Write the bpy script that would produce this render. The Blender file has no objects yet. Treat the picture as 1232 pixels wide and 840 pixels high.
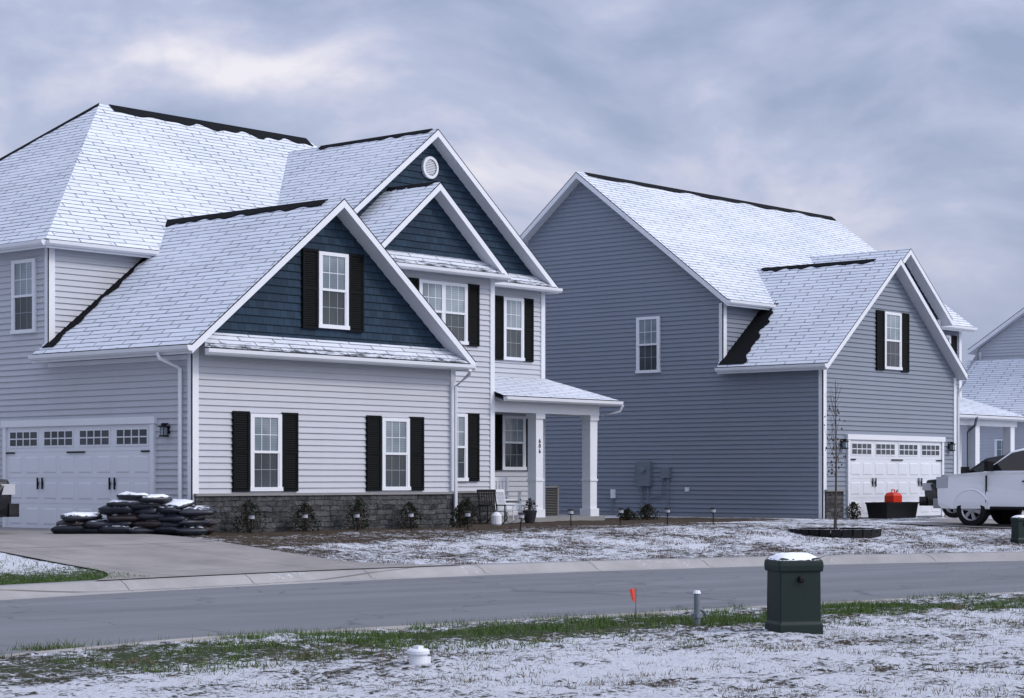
import bpy, math, random
import numpy as np
from mathutils import Vector, noise, Matrix
random.seed(7); np.random.seed(7)
scene=bpy.context.scene
# ---------------------------------------------------------------- materials
def newmat(name):
    m=bpy.data.materials.new(name); m.use_nodes=True
    nt=m.node_tree; nt.nodes.clear()
    o=nt.nodes.new('ShaderNodeOutputMaterial'); b=nt.nodes.new('ShaderNodeBsdfPrincipled')
    nt.links.new(b.outputs[0],o.inputs[0]); return m,nt,b
def N(nt,t,**k):
    n=nt.nodes.new(t)
    for a,v in k.items(): setattr(n,a,v)
    return n
def L(nt,a,b): nt.links.new(a,b)
def ramp(nt,src,p0,p1,c0=(0,0,0,1),c1=(1,1,1,1)):
    r=N(nt,'ShaderNodeValToRGB'); e=r.color_ramp.elements
    e[0].position=p0;e[1].position=p1;e[0].color=c0;e[1].color=c1
    L(nt,src,r.inputs[0]); return r.outputs[0]
def mix(nt,f,a,b,mode='MIX'):
    m=N(nt,'ShaderNodeMix',data_type='RGBA',blend_type=mode)
    for i,s in ((0,f),(6,a),(7,b)):
        if hasattr(s,'is_linked') or hasattr(s,'links'): L(nt,s,m.inputs[i])
        else: m.inputs[i].default_value=s if i==0 else ((*s,1) if len(s)==3 else s)
    return m.outputs[2]
def math_(nt,op,a,b=None,c=None,clamp=False):
    m=N(nt,'ShaderNodeMath',operation=op,use_clamp=clamp)
    for i,s in enumerate((a,b,c)):
        if s is None: continue
        if hasattr(s,'links'): L(nt,s,m.inputs[i])
        else: m.inputs[i].default_value=s
    return m.outputs[0]
def noise_(nt,co,scale,detail=6,rough=.55,mapping=None):
    if mapping:
        mp=N(nt,'ShaderNodeMapping'); mp.inputs['Scale'].default_value=mapping; L(nt,co,mp.inputs[0]); co=mp.outputs[0]
    n=N(nt,'ShaderNodeTexNoise'); n.inputs['Scale'].default_value=scale;n.inputs['Detail'].default_value=min(detail,5)
    n.inputs['Roughness'].default_value=rough; L(nt,co,n.inputs['Vector']); return n.outputs['Fac']
def bump(nt,b,h,strength=.5,dist=.02):
    n=N(nt,'ShaderNodeBump'); n.inputs['Strength'].default_value=strength;n.inputs['Distance'].default_value=dist
    L(nt,h,n.inputs['Height']); L(nt,n.outputs[0],b.inputs['Normal'])
def simple(name,col,rough=.6,var=.12,scale=3,metal=0,bumps=0,snow=0,mapping=None,spec=.4):
    m,nt,b=newmat(name); tc=N(nt,'ShaderNodeTexCoord').outputs['Object']
    f=noise_(nt,tc,scale,4,.6,mapping)
    c=mix(nt,f,tuple(x*(1-var) for x in col),tuple(min(1,x*(1+var)) for x in col))
    if snow>0:
        g=N(nt,'ShaderNodeNewGeometry'); s=N(nt,'ShaderNodeSeparateXYZ'); L(nt,g.outputs['Normal'],s.inputs[0])
        n2=noise_(nt,tc,9,5,.65)
        k=math_(nt,'MULTIPLY',math_(nt,'ADD',s.outputs[2],n2),.5)
        k=ramp(nt,k,.80-snow*.25,.86-snow*.25)
        c=mix(nt,k,c,(.78,.82,.89))
    L(nt,c,b.inputs['Base Color']); b.inputs['Roughness'].default_value=rough; b.inputs['Metallic'].default_value=metal
    b.inputs['Specular IOR Level'].default_value=spec
    if bumps: bump(nt,b,noise_(nt,tc,scale*6,4,.6),bumps,.01)
    return m
def siding_mat(name,col):
    m,nt,b=newmat(name); tc=N(nt,'ShaderNodeTexCoord').outputs['Object']
    f=noise_(nt,tc,.6,5,.6,(1,1,1)); f2=noise_(nt,tc,2.2,4,.6,(.35,.35,4.0)); f3=noise_(nt,tc,1.3,5,.7,(3,3,.25))
    c=mix(nt,f2,tuple(x*.91 for x in col),tuple(x*1.06 for x in col))
    c=mix(nt,math_(nt,'MULTIPLY',ramp(nt,f,.4,.75),.18),c,tuple(x*.8 for x in col))
    c=mix(nt,math_(nt,'MULTIPLY',ramp(nt,f3,.5,.8),.18),c,tuple(x*.72 for x in col))
    L(nt,c,b.inputs['Base Color']); b.inputs['Roughness'].default_value=.55; b.inputs['Specular IOR Level'].default_value=.3
    bump(nt,b,noise_(nt,tc,40,3,.5,(.3,.3,2)),.12,.005)
    return m
def shingle_wall(name,col):
    m,nt,b=newmat(name); uv=N(nt,'ShaderNodeUVMap').outputs[0]
    br=N(nt,'ShaderNodeTexBrick'); L(nt,uv,br.inputs['Vector'])
    br.inputs['Scale'].default_value=1;br.inputs['Brick Width'].default_value=.19;br.inputs['Row Height'].default_value=.16
    br.inputs['Mortar Size'].default_value=.007; br.inputs['Mortar Smooth'].default_value=.2
    br.inputs['Color1'].default_value=(*[x*.75 for x in col],1);br.inputs['Color2'].default_value=(*[x*1.3 for x in col],1)
    br.inputs['Mortar'].default_value=(*[x*.3 for x in col],1)
    tc=N(nt,'ShaderNodeTexCoord').outputs['Object']
    c=mix(nt,math_(nt,'MULTIPLY',noise_(nt,tc,1.2,5),.35),br.outputs[0],tuple(x*1.5 for x in col))
    L(nt,c,b.inputs['Base Color']); b.inputs['Roughness'].default_value=.75; b.inputs['Specular IOR Level'].default_value=.2
    bump(nt,b,math_(nt,'SUBTRACT',1.0,br.outputs['Fac']),.5,.01); return m
def roof_mat(name,expose=.0,edgew=1.6,edgek=.10):
    m,nt,b=newmat(name); uv=N(nt,'ShaderNodeUVMap').outputs[0]
    dn=N(nt,'ShaderNodeTexNoise'); dn.inputs['Scale'].default_value=2.5;dn.inputs['Detail'].default_value=3; L(nt,uv,dn.inputs['Vector'])
    va=N(nt,'ShaderNodeVectorMath',operation='MULTIPLY_ADD'); L(nt,dn.outputs['Color'],va.inputs[0]); va.inputs[1].default_value=(.0,.03,0); L(nt,uv,va.inputs[2])
    br=N(nt,'ShaderNodeTexBrick'); L(nt,va.outputs[0],br.inputs['Vector'])
    br.inputs['Scale'].default_value=1;br.inputs['Brick Width'].default_value=.93;br.inputs['Row Height'].default_value=.15;br.offset=.37
    br.inputs['Mortar Size'].default_value=.021; br.inputs['Mortar Smooth'].default_value=.7
    br.inputs['Color1'].default_value=(.82,.82,.82,1);br.inputs['Color2'].default_value=(1,1,1,1)
    nA=noise_(nt,uv,.7,4,.6,(.6,1,1)); nB=noise_(nt,uv,8,4,.7,(.45,2.2,1)); nC=noise_(nt,uv,5.5,5,.75,(.4,1.8,1)); nD=noise_(nt,uv,5,3,.6,(1,.6,1))
    k=math_(nt,'MULTIPLY',br.outputs['Fac'],ramp(nt,math_(nt,'ADD',math_(nt,'MULTIPLY',nA,.55),math_(nt,'MULTIPLY',nD,.55)),.40,.60))
    sx=N(nt,'ShaderNodeSeparateXYZ'); L(nt,uv,sx.inputs[0])
    edge=math_(nt,'SUBTRACT',1.0,math_(nt,'MULTIPLY',sx.outputs[1],edgew),clamp=True)
    kk=math_(nt,'ADD',math_(nt,'MULTIPLY',nC,.8),math_(nt,'MULTIPLY',edge,edgek))
    kk=math_(nt,'ADD',kk,expose)
    k2=ramp(nt,math_(nt,'ADD',kk,math_(nt,'MULTIPLY',br.outputs['Fac'],.09)),.55,.67)
    k=math_(nt,'MAXIMUM',math_(nt,'MULTIPLY',k,.8),k2)
    snow=mix(nt,nB,(.54,.60,.69),(.75,.79,.85))
    snow=mix(nt,math_(nt,'MULTIPLY',ramp(nt,nA,.35,.7),.32),snow,(.46,.52,.61))
    snow=mix(nt,.5,snow,mix(nt,1.0,snow,br.outputs['Color'],'MULTIPLY'))
    sh=mix(nt,noise_(nt,uv,30,4,.7),(.018,.02,.024),(.07,.078,.09))
    L(nt,mix(nt,k,snow,sh),b.inputs['Base Color']); b.inputs['Roughness'].default_value=.85; b.inputs['Specular IOR Level'].default_value=.15
    hh=math_(nt,'SUBTRACT',math_(nt,'MULTIPLY',nB,.6),math_(nt,'MULTIPLY',k,1.0))
    bump(nt,b,hh,.45,.02); return m
def stone_mat():
    m,nt,b=newmat('stone_veneer'); uv=N(nt,'ShaderNodeUVMap').outputs[0]
    dn=N(nt,'ShaderNodeTexNoise'); dn.inputs['Scale'].default_value=3; L(nt,uv,dn.inputs['Vector'])
    va=N(nt,'ShaderNodeVectorMath',operation='MULTIPLY_ADD'); L(nt,dn.outputs['Color'],va.inputs[0]); va.inputs[1].default_value=(.16,.09,0); L(nt,uv,va.inputs[2])
    br=N(nt,'ShaderNodeTexBrick'); L(nt,va.outputs[0],br.inputs['Vector'])
    br.inputs['Scale'].default_value=1;br.inputs['Brick Width'].default_value=.27;br.inputs['Row Height'].default_value=.11
    br.inputs['Mortar Size'].default_value=.010;br.squash=1.7;br.squash_frequency=3;br.offset=.37
    br.inputs['Color1'].default_value=(.008,.010,.013,1);br.inputs['Color2'].default_value=(.11,.115,.125,1);br.inputs['Mortar'].default_value=(.004,.004,.005,1)
    c=mix(nt,.4,br.outputs[0],mix(nt,ramp(nt,noise_(nt,uv,6,5,.7),.35,.65),(.006,.008,.012),(.15,.15,.15)))
    L(nt,c,b.inputs['Base Color']); b.inputs['Roughness'].default_value=.85; b.inputs['Specular IOR Level'].default_value=.2
    bump(nt,b,math_(nt,'ADD',math_(nt,'SUBTRACT',1.0,br.outputs['Fac']),noise_(nt,uv,14)),1.0,.05); return m
def glass_mat(name,c0,c1,lvl=.5,rough=.08):
    m,nt,b=newmat(name); tc=N(nt,'ShaderNodeTexCoord').outputs['Object']
    w=N(nt,'ShaderNodeTexWave',bands_direction='Z'); w.inputs['Scale'].default_value=6; L(nt,tc,w.inputs[0])
    f=noise_(nt,tc,.9,3,.5)
    c=mix(nt,ramp(nt,f,.35,.65),c0,c1); c=mix(nt,math_(nt,'MULTIPLY',w.outputs['Fac'],.25),c,tuple(x*.4 for x in c0))
    L(nt,c,b.inputs['Base Color']); b.inputs['Roughness'].default_value=rough; b.inputs['Specular IOR Level'].default_value=lvl
    bump(nt,b,noise_(nt,tc,2.5,2),.06,.02); return m
M={}
M['siding1']=siding_mat('light_grey_siding',(.46,.48,.525))
M['siding2']=siding_mat('blue_grey_siding',(.20,.232,.285))
M['blue']=shingle_wall('navy_shingle_siding',(.014,.031,.053))
M['roof']=roof_mat('snowy_shingles',-.01)
M['roofx']=roof_mat('patchy_snow_shingles',.0,2.6,.24)
M['dark']=simple('bare_asphalt_shingle',(.009,.010,.012),.95,.5,12,bumps=.5,spec=.1)
M['white']=simple('white_trim',(.66,.69,.73),.45,.06,1.5)
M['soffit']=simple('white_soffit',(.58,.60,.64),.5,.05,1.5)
M['door']=simple('garage_door_paint',(.64,.67,.72),.4,.06,1.2)
M['glassu']=glass_mat('window_glass_blinds',(.13,.17,.20),(.30,.36,.40),.35,.12)
M['glassl']=glass_mat('window_glass_dark',(.022,.03,.037),(.06,.075,.085),.35)
M['shutter']=simple('black_shutter',(.003,.0045,.005),.7,.3,4,spec=.12)
M['black']=simple('black_metal',(.008,.008,.009),.5,.2,4,spec=.2)
M['stone']=stone_mat()
M['concw']=simple('foundation_concrete',(.22,.22,.22),.85,.2,2,bumps=.3)
M['grey']=simple('grey_metal_box',(.14,.17,.20),.5,.15,3)
M['snow']=simple('snow',(.78,.81,.87),.8,.05,6,bumps=.5)
# ---------------------------------------------------------------- mesh builder
class MB:
    def __init__(s): s.v=[];s.f=[];s.m=[];s.uv=[];s.mats=[];s.sm=[]
    def mi(s,k):
        if k not in s.mats: s.mats.append(k)
        return s.mats.index(k)
    def face(s,pts,mat,uv=None,smooth=False):
        i=len(s.v); s.v+= [tuple(p) for p in pts]; s.f.append(tuple(range(i,i+len(pts)))); s.m.append(s.mi(mat)); s.sm.append(smooth)
        s.uv.append(uv if uv else [(p[0]+p[1],p[2]) for p in pts])
    def box(s,fr,a0,a1,z0,z1,n0,n1,mat):
        c=[fr(a,z,n) for a in (a0,a1) for z in (z0,z1) for n in (n0,n1)]
        for q in ((0,1,3,2),(4,6,7,5),(0,4,5,1),(2,3,7,6),(0,2,6,4),(1,5,7,3)): s.face([c[i] for i in q],mat)
    def bx(s,x0,x1,y0,y1,z0,z1,mat): s.box(lambda a,z,n:(a,n,z),x0,x1,z0,z1,y0,y1,mat)
    def tube(s,path,rad,mat,seg=8,caps=True):
        path=[Vector(p) for p in path]
        if not isinstance(rad,(list,tuple)): rad=[rad]*len(path)
        rings=[]
        for i,p in enumerate(path):
            d=(path[min(i+1,len(path)-1)]-path[max(i-1,0)]).normalized()
            up=Vector((0,0,1)) if abs(d.z)<.9 else Vector((1,0,0))
            x=d.cross(up).normalized(); y=x.cross(d)
            rings.append([p+(x*math.cos(2*math.pi*k/seg)+y*math.sin(2*math.pi*k/seg))*rad[i] for k in range(seg)])
        for a,b in zip(rings,rings[1:]):
            for k in range(seg): s.face([a[k],a[(k+1)%seg],b[(k+1)%seg],b[k]],mat,smooth=True)
        if caps: s.face(rings[0][::-1],mat); s.face(rings[-1],mat)
    def build(s,name,parent=None,loc=None,merge=False):
        me=bpy.data.meshes.new(name); me.from_pydata(s.v,[],s.f)
        for k in s.mats: me.materials.append(M[k])
        me.polygons.foreach_set('material_index',s.m); me.polygons.foreach_set('use_smooth',s.sm)
        ul=me.uv_layers.new(name='UVMap'); flat=[c for u in s.uv for p in u for c in p]; ul.data.foreach_set('uv',flat)
        if merge:
            import bmesh
            bm=bmesh.new(); bm.from_mesh(me); bmesh.ops.remove_doubles(bm,verts=bm.verts,dist=.0005); bmesh.ops.recalc_face_normals(bm,faces=bm.faces); bm.to_mesh(me); bm.free()
        me.update(); o=bpy.data.objects.new(name,me); scene.collection.objects.link(o)
        if parent: o.parent=parent
        if loc: o.location=loc
        return o
def empty(name,loc=(0,0,0),rz=0):
    o=bpy.data.objects.new(name,None); o.location=loc; o.rotation_euler=(0,0,rz); scene.collection.objects.link(o); o.empty_display_size=.3; return o
def FR(v0): return lambda a,z,n:(a,v0-n,z)       # wall facing the street
def LF(u0): return lambda a,z,n:(u0-n,a,z)       # wall facing left
def RT(u0): return lambda a,z,n:(u0+n,a,z)
def BK(v0): return lambda a,z,n:(a,v0+n,z)
def clip(poly,z,keep_above):
    out=[]
    for i in range(len(poly)):
        p,q=poly[i],poly[(i+1)%len(poly)]
        ip=(p[1]>=z) if keep_above else (p[1]<=z); iq=(q[1]>=z) if keep_above else (q[1]<=z)
        if ip: out.append(p)
        if ip!=iq:
            t=(z-p[1])/(q[1]-p[1]); out.append((p[0]+t*(q[0]-p[0]),z))
    return out
def siding(mb,fr,poly,mat,pitch=.125,proud=.03):
    z0=min(p[1] for p in poly); z1=max(p[1] for p in poly); k=math.floor(z0/pitch)
    while k*pitch<z1:
        a,b=k*pitch,(k+1)*pitch; c=clip(clip(poly,a,True),b,False); k+=1
        cc=[]
        for p in c:
            if not cc or (abs(p[0]-cc[-1][0])+abs(p[1]-cc[-1][1]))>1e-5: cc.append(p)
        if len(cc)<3: continue
        off=lambda z:.002+proud*(1-(z-a)/pitch)
        mb.face([fr(p[0],p[1],off(p[1])) for p in cc],mat,[(p[0],p[1]) for p in cc])
        lo=[p for p in cc if abs(p[1]-a)<1e-4]
        if len(lo)>=2:
            x0=min(p[0] for p in lo);x1=max(p[0] for p in lo)
            mb.face([fr(x0,a,.002),fr(x1,a,.002),fr(x1,a,proud+.002),fr(x0,a,proud+.002)],mat)
def roof(mb,pts,fas,along,mat='roof',th=.19,soff=True):
    P=[Vector(p) for p in pts]; a=Vector((*along,0)).normalized()
    n=(P[1]-P[0]).cross(P[2]-P[0]).normalized()
    if n.z<0: n=-n
    up=n.cross(a); 
    if up.z<0: up=-up
    m0=min(p.dot(up) for p in P); off=random.random()*20
    mb.face(P,mat,[(p.dot(a)+off,p.dot(up)-m0) for p in P])
    for i in fas:
        p,q=P[i],P[(i+1)%len(P)]
        d1=Vector((0,0,.03)); d2=Vector((0,0,th))
        mb.face([p,q,q-d1,p-d1],'dark'); mb.face([p-d1,q-d1,q-d2,p-d2],'white')
    if soff: mb.face([p-Vector((0,0,th)) for p in P][::-1],'soffit')
def ridge(mb,p,q,dirs,slopes,w=.15):
    p,q=Vector(p),Vector(q); n=60; sd=random.random()*40
    wf=lambda i: w*(.95+.7*noise.noise((i*.22+sd,0,0)))
    for d,s in zip(dirs,slopes):
        d=Vector((*d,0)).normalized()
        for i in range(n):
            a=p.lerp(q,i/n);b=p.lerp(q,(i+1)/n); wa,wb=wf(i),wf(i+1)
            oa=d*wa-Vector((0,0,wa*s)); ob=d*wb-Vector((0,0,wb*s)); l=Vector((0,0,.03))
            mb.face([a+l,b+l,b+ob+l*.9,a+oa+l*.9],'dark')
            mb.face([a+oa+l*.9,b+ob+l*.9,b+ob-l*.3,a+oa-l*.3],'dark')
def strip(mb,p,q,inn,w0=.12,w1=.4):
    # bare shingles along a wall / roof junction (soft ragged edge)
    p,q,inn=Vector(p),Vector(q),Vector(inn); n=160; l=Vector((0,0,.012)); sd=random.random()*30
    wf=lambda i:(w0+w1)/2*(1.2-.5*i/n)+(w1-w0)*.6*noise.noise((i*.05+sd,0,0))+.05*noise.noise((i*.35+sd,3,0))
    for i in range(n):
        a=p.lerp(q,i/n);b=p.lerp(q,(i+1)/n)
        mb.face([a+l,b+l,b+inn*wf(i+1)+l,a+inn*wf(i)+l],'dark')
def window(mb,fr,a0,a1,z0,z1,units=1,cols=3,t=.075):
    mb.box(fr,a0,a1,z1-t,z1,.0,.07,'white'); mb.box(fr,a0-.02,a1+.02,z0-.02,z0+t*.8,.0,.085,'white')
    mb.box(fr,a0,a0+t,z0+t*.8,z1-t,.0,.07,'white'); mb.box(fr,a1-t,a1,z0+t*.8,z1-t,.0,.07,'white')
    W=(a1-a0)/units
    for u in range(units):
        x0=a0+u*W+(t if u==0 else .035); x1=a0+(u+1)*W-(t if u==units-1 else .035)
        if u>0: mb.box(fr,x0-.07,x0,z0+t*.8,z1-t,.0,.065,'white')
        zm=(z0+z1)/2+.0
        for (za,zb,g,n) in ((zm,z1-t,'glassu',.048),(z0+t*.8,zm,'glassl',.040)):
            mb.face([fr(x0,za,n),fr(x1,za,n),fr(x1,zb,n),fr(x0,zb,n)],g)
            mb.box(fr,x0,x0+.03,za,zb,n-.01,n+.02,'white'); mb.box(fr,x1-.03,x1,za,zb,n-.01,n+.02,'white')
            for c in range(1,cols): 
                xc=x0+(x1-x0)*c/cols; mb.box(fr,xc-.007,xc+.007,za+.001,zb-.001,n-.005,n+.006,'grid' if g=='glassl' else 'white')
            zc=(za+zb)/2; mb.box(fr,x0+.031,x1-.031,zc-.007,zc+.007,n-.005,n+.0075,'grid' if g=='glassl' else 'white')
        mb.box(fr,x0,x1,zm-.025,zm+.025,.02,.072,'white')
M['grid']=simple('window_grid',(.22,.25,.28),.5,.1,3)
def shutter(mb,fr,a0,a1,z0,z1):
    t=.055
    mb.box(fr,a0,a1,z0,z1,0,.045,'shutter')
    mb.box(fr,a0,a0+t,z0,z1,.045,.07,'shutter'); mb.box(fr,a1-t,a1,z0,z1,.045,.07,'shutter')
    for z in (z0,(z0+z1)/2-t/2,z1-t): mb.box(fr,a0+t,a1-t,z,z+t,.045,.068,'shutter')
    z=z0+t+.02
    while z<z1-t-.03:
        mb.face([fr(a0+t,z,.065),fr(a1-t,z,.065),fr(a1-t,z+.035,.048),fr(a0+t,z+.035,.048)],'shutter'); z+=.045
def garage(mb,fr,a0,a1,z1):
    t=.11; mb.box(fr,a0,a0+t,-.02,z1,0,.08,'white');mb.box(fr,a1-t,a1,-.02,z1,0,.08,'white');mb.box(fr,a0-.04,a1+.04,z1,z1+.14,0,.10,'white')
    A0,A1=a0+t,a1-t; mb.box(fr,A0,A1,.0,z1,0,.033,'door')
    h=z1/4
    for r in range(4):
        mb.box(fr,A0,A1,r*h+.010,(r+1)*h-.006,.033,.042,'door')
        if r<3:
            nc=8
            for c in range(nc):
                x0=A0+(A1-A0)*c/nc+.08;x1=A0+(A1-A0)*(c+1)/nc-.08;za=r*h+.10;zb=(r+1)*h-.09
                o=[(x0,za),(x1,za),(x1,zb),(x0,zb)]; i_=[(x0+.03,za+.03),(x1-.03,za+.03),(x1-.03,zb-.03),(x0+.03,zb-.03)]
                for k in range(4):
                    p,q=o[k],o[(k+1)%4];p2,q2=i_[k],i_[(k+1)%4]
                    mb.face([fr(*p,.044),fr(*q,.044),fr(*q2,.053),fr(*p2,.053)],'door')
                mb.face([fr(*p,.053) for p in i_],'door')
        else:
            for c in range(4):
                w=(A1-A0)/4; x0=A0+w*c+.13;x1=A0+w*(c+1)-.13;za=r*h+.14;zb=(r+1)*h-.11
                mb.box(fr,x0-.04,x1+.04,za-.04,zb+.04,.042,.054,'door')
                mb.box(fr,x0,x1,za,zb,.053,.056,'glassl')
                for k in range(1,4): xc=x0+(x1-x0)*k/4; mb.box(fr,xc-.014,xc+.014,za,zb,.056,.064,'door')
                mb.box(fr,x0,x1,(za+zb)/2-.012,(za+zb)/2+.012,.056,.0625,'door')
    for q in (.25,.75):
        for d in (-.08,.08):
            xc=A0+(A1-A0)*q+d; mb.box(fr,xc-.014,xc+.014,.84,1.08,.063,.09,'black'); mb.box(fr,xc-.03,xc+.03,.93,.99,.063,.08,'black')
        for s in (-1,1):
            xx=A0+(A1-A0)*(q+s*.22); mb.box(fr,xx-.15,xx+.15,3*h-.025,3*h+.01,.058,.075,'black')
def corner(mb,x,y,z0,z1,sx,sy,w=.11):
    x0,x1=sorted((x+sx*.045,x-sx*w)); y0,y1=sorted((y+sy*.045,y-sy*w))
    mb.bx(x0,x1,min(y+sy*.045,y),max(y+sy*.045,y),z0,z1,'white'); mb.bx(min(x+sx*.045,x),max(x+sx*.045,x),y0+.001,y1-.001,z0,z1-.001,'white')
def gutter(mb,p,q,out):
    p,q,o=Vector(p),Vector(q),Vector((*out,0)); d=Vector((0,0,-1))
    pr=[(0,.0),(.12,.0),(.11,.07),(.07,.11),(0,.11)]
    A=[p+o*a+d*b for a,b in pr];B=[q+o*a+d*b for a,b in pr]
    for k in range(5): mb.face([A[k],A[(k+1)%5],B[(k+1)%5],B[k]],'white')
    mb.face(A,'white');mb.face(B[::-1],'white')
def lantern(mb,fr,a,z):
    mb.box(fr,a-.05,a+.05,z-.08,z+.08,0,.04,'black'); mb.box(fr,a-.015,a+.015,z+.1,z+.13,0,.17,'black')
    mb.box(fr,a-.07,a+.07,z-.14,z-.11,.06,.2,'black'); mb.box(fr,a-.05,a+.05,z-.11,z+.05,.08,.18,'glassu')
    for i in (-.055,.045):
        for j in (.075,.175): mb.box(fr,a+i,a+i+.01,z-.11,z+.05,j,j+.01,'black')
    mb.box(fr,a-.08,a+.08,z+.05,z+.075,.05,.21,'black'); mb.box(fr,a-.04,a+.04,z+.075,z+.12,.09,.17,'black')
def stonebase(mb,fr,a0,a1,z1,n=.09):
    f=[fr(a0,-.3,n),fr(a1,-.3,n),fr(a1,z1,n),fr(a0,z1,n)]
    mb.face(f,'stone',[(a0,-.3),(a1,-.3),(a1,z1),(a0,z1)])
    for a in (a0,a1): mb.face([fr(a,-.3,0),fr(a,-.3,n),fr(a,z1,n),fr(a,z1,0)],'stone')
    mb.box(fr,a0-.02,a1+.02,z1,z1+.05,0,n+.04,'concw')
# ================================================================= HOUSE 1
H=empty('two_story_house')
w=MB()
siding(w,LF(0),[(0,-.15),(4.6,-.15),(4.6,3.62),(0,3.62)],'siding1')
siding(w,LF(0),[(4.6,-.15),(13.5,-.15),(13.5,5.98),(4.6,5.98)],'siding1')
siding(w,FR(0),[(0,.7),(7.43,.7),(7.43,3.72),(0,3.72)],'siding1')
siding(w,FR(0),[(0,3.72),(7.43,3.72),(3.7,6.70)],'blue',.16,.02)
siding(w,FR(4.6),[(0,3),(6.2,3),(6.2,6.0),(0,6.0)],'siding1')
siding(w,RT(7.43),[(0,-.2),(2.1,-.2),(2.1,3.6),(0,3.6)],'siding1')
siding(w,FR(2.05),[(6.65,.7),(11.05,.7),(11.05,6.15),(6.65,6.15)],'siding1')
siding(w,FR(2.05),[(6.65,6.1),(11.05,6.1),(8.85,7.82)],'blue',.16,.02)
siding(w,RT(11.05),[(2.05,-.1),(3.45,-.1),(3.45,6.0),(2.05,6.0)],'siding1')
siding(w,LF(6.65),[(2.05,3),(4.6,3),(4.6,6.0),(2.05,6.0)],'siding1')
siding(w,FR(3.45),[(5.95,.0),(14.6,.0),(14.6,6.15),(5.95,6.15)],'siding1')
siding(w,FR(3.45),[(5.95,6.1),(14.6,6.1),(10.27,9.4)],'blue',.16,.02)
siding(w,RT(14.6),[(3.45,-.15),(13.5,-.15),(13.5,5.98),(3.45,5.98)],'siding1')
siding(w,BK(13.5),[(0,-.15),(14.6,-.15),(14.6,5.98),(0,5.98)],'siding1')
w.build('walls',H)
t=MB()
stonebase(t,FR(0),0.0,7.43,.72); stonebase(t,FR(2.05),7.5,11.05,.72)
corner(t,0,0,-.2,3.6,-1,-1); corner(t,7.43,0,.78,3.6,1,-1); corner(t,0,4.6,3.6,5.95,-1,-1)
corner(t,11.05,2.05,.78,6.0,1,-1); corner(t,14.6,3.45,.1,6.0,1,-1)
t.box(LF(0),0.12,1.05,-.3,.06,0,.04,'concw'); t.box(LF(0),6.2,13.5,-.3,.06,0,.04,'concw')
t.box(LF(0),.12,4.6,3.38,3.47,.0,.04,'white')
t.build('trim',H)
r=MB()
roof(r,[(-.35,-.4,3.65),(-.35,4.72,3.65),(2.6,4.72,5.98),(3.7,5.35,6.85),(3.7,-.4,6.85)],[0,1,4],(0,1))
roof(r,[(3.7,-.4,6.85),(3.7,5.35,6.85),(7.75,4.7,3.65),(7.75,-.4,3.65)],[2,3],(0,1))
e=6.03
roof(r,[(-.3,4.3,e),(14.9,4.3,e),(11.5,9.06,10.08),(4.71,9.06,10.08)],[0],(1,0))
roof(r,[(-.3,4.3,e),(4.71,9.06,10.08),(-.3,13.8,e)],[2],(0,1))
roof(r,[(-.3,13.8,e),(4.71,9.06,10.08),(11.5,9.06,10.08),(14.9,13.8,e)],[3],(1,0))
roof(r,[(14.9,4.3,e),(14.9,13.8,e),(11.5,9.06,10.08)],[0],(0,1))
roof(r,[(5.74,3.1,e),(10.27,3.1,9.53),(10.27,8.5,9.53),(5.74,4.35,e)],[0,3],(0,1))
roof(r,[(14.8,3.1,e),(10.27,3.1,9.53),(10.27,8.5,9.53),(14.8,8.5,e)],[0,3],(0,1))
roof(r,[(6.45,1.7,6.0),(8.85,1.7,7.95),(8.85,3.44,7.95),(6.45,3.44,6.0)],[0,3],(0,1))
roof(r,[(11.25,1.7,6.0),(8.85,1.7,7.95),(8.85,3.44,7.95),(11.25,3.44,6.0)],[0,3],(0,1))
roof(r,[(-.05,-.42,3.60),(7.5,-.42,3.60),(7.3,.02,3.95),(.3,.02,3.95)],[0,1,3],(1,0),'roofx',.16)
roof(r,[(6.6,1.68,5.98),(11.1,1.68,5.98),(10.8,2.06,6.30),(6.9,2.06,6.30)],[0,1],(1,0),'roofx',.15)
roof(r,[(11.2,3.06,6.0),(14.7,3.06,6.0),(14.4,3.46,6.30),(11.2,3.46,6.30)],[0,1],(1,0),'roofx',.15)
roof(r,[(11.07,1.7,3.07),(15.58,1.7,3.07),(14.7,3.44,3.65),(11.07,3.44,3.65)],[0],(1,0),'roof',.15)
roof(r,[(15.58,1.7,3.07),(15.58,3.6,3.07),(14.7,3.6,3.65),(14.7,3.44,3.65)],[0],(0,1),'roof',.15)
ridge(r,(3.7,.1,6.85),(3.7,5.3,6.85),[(-1,0),(1,0)],[.79,.79],.17)
ridge(r,(5.0,9.06,10.08),(11.5,9.06,10.08),[(0,-1),(0,1)],[.85,.85],.24)
ridge(r,(10.27,3.3,9.53),(10.27,7.2,9.53),[(-1,0),(1,0)],[.77,.77],.11)
ridge(r,(8.85,1.9,7.95),(8.85,3.4,7.95),[(-1,0),(1,0)],[.81,.81],.09)
ridge(r,(4.71,9.06,10.08),(-.3,13.8,e),[(-.7,-.7)],[.6],.12)
strip(r,(-.2,4.6,3.77),(2.45,4.6,5.86),(0,-1,0),.18,.42)
gutter(r,(-.35,-.4,3.62),(-.35,4.7,3.62),(-1,0)); gutter(r,(-.05,-.42,3.57),(7.6,-.42,3.57),(0,-1))
gutter(r,(-.3,4.3,6.0),(-.3,13.8,6.0),(-1,0)); gutter(r,(-.3,4.3,6.0),(3.2,4.3,6.0),(0,-1))
gutter(r,(6.6,1.68,5.95),(11.2,1.68,5.95),(0,-1)); gutter(r,(11.2,3.06,5.97),(14.8,3.06,5.97),(0,-1)); gutter(r,(11.07,1.7,3.04),(15.6,1.7,3.04),(0,-1))
r.build('roof',H)
d=MB()
def dspout(mb,pts): mb.tube(pts,.042,'white',6)
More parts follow.
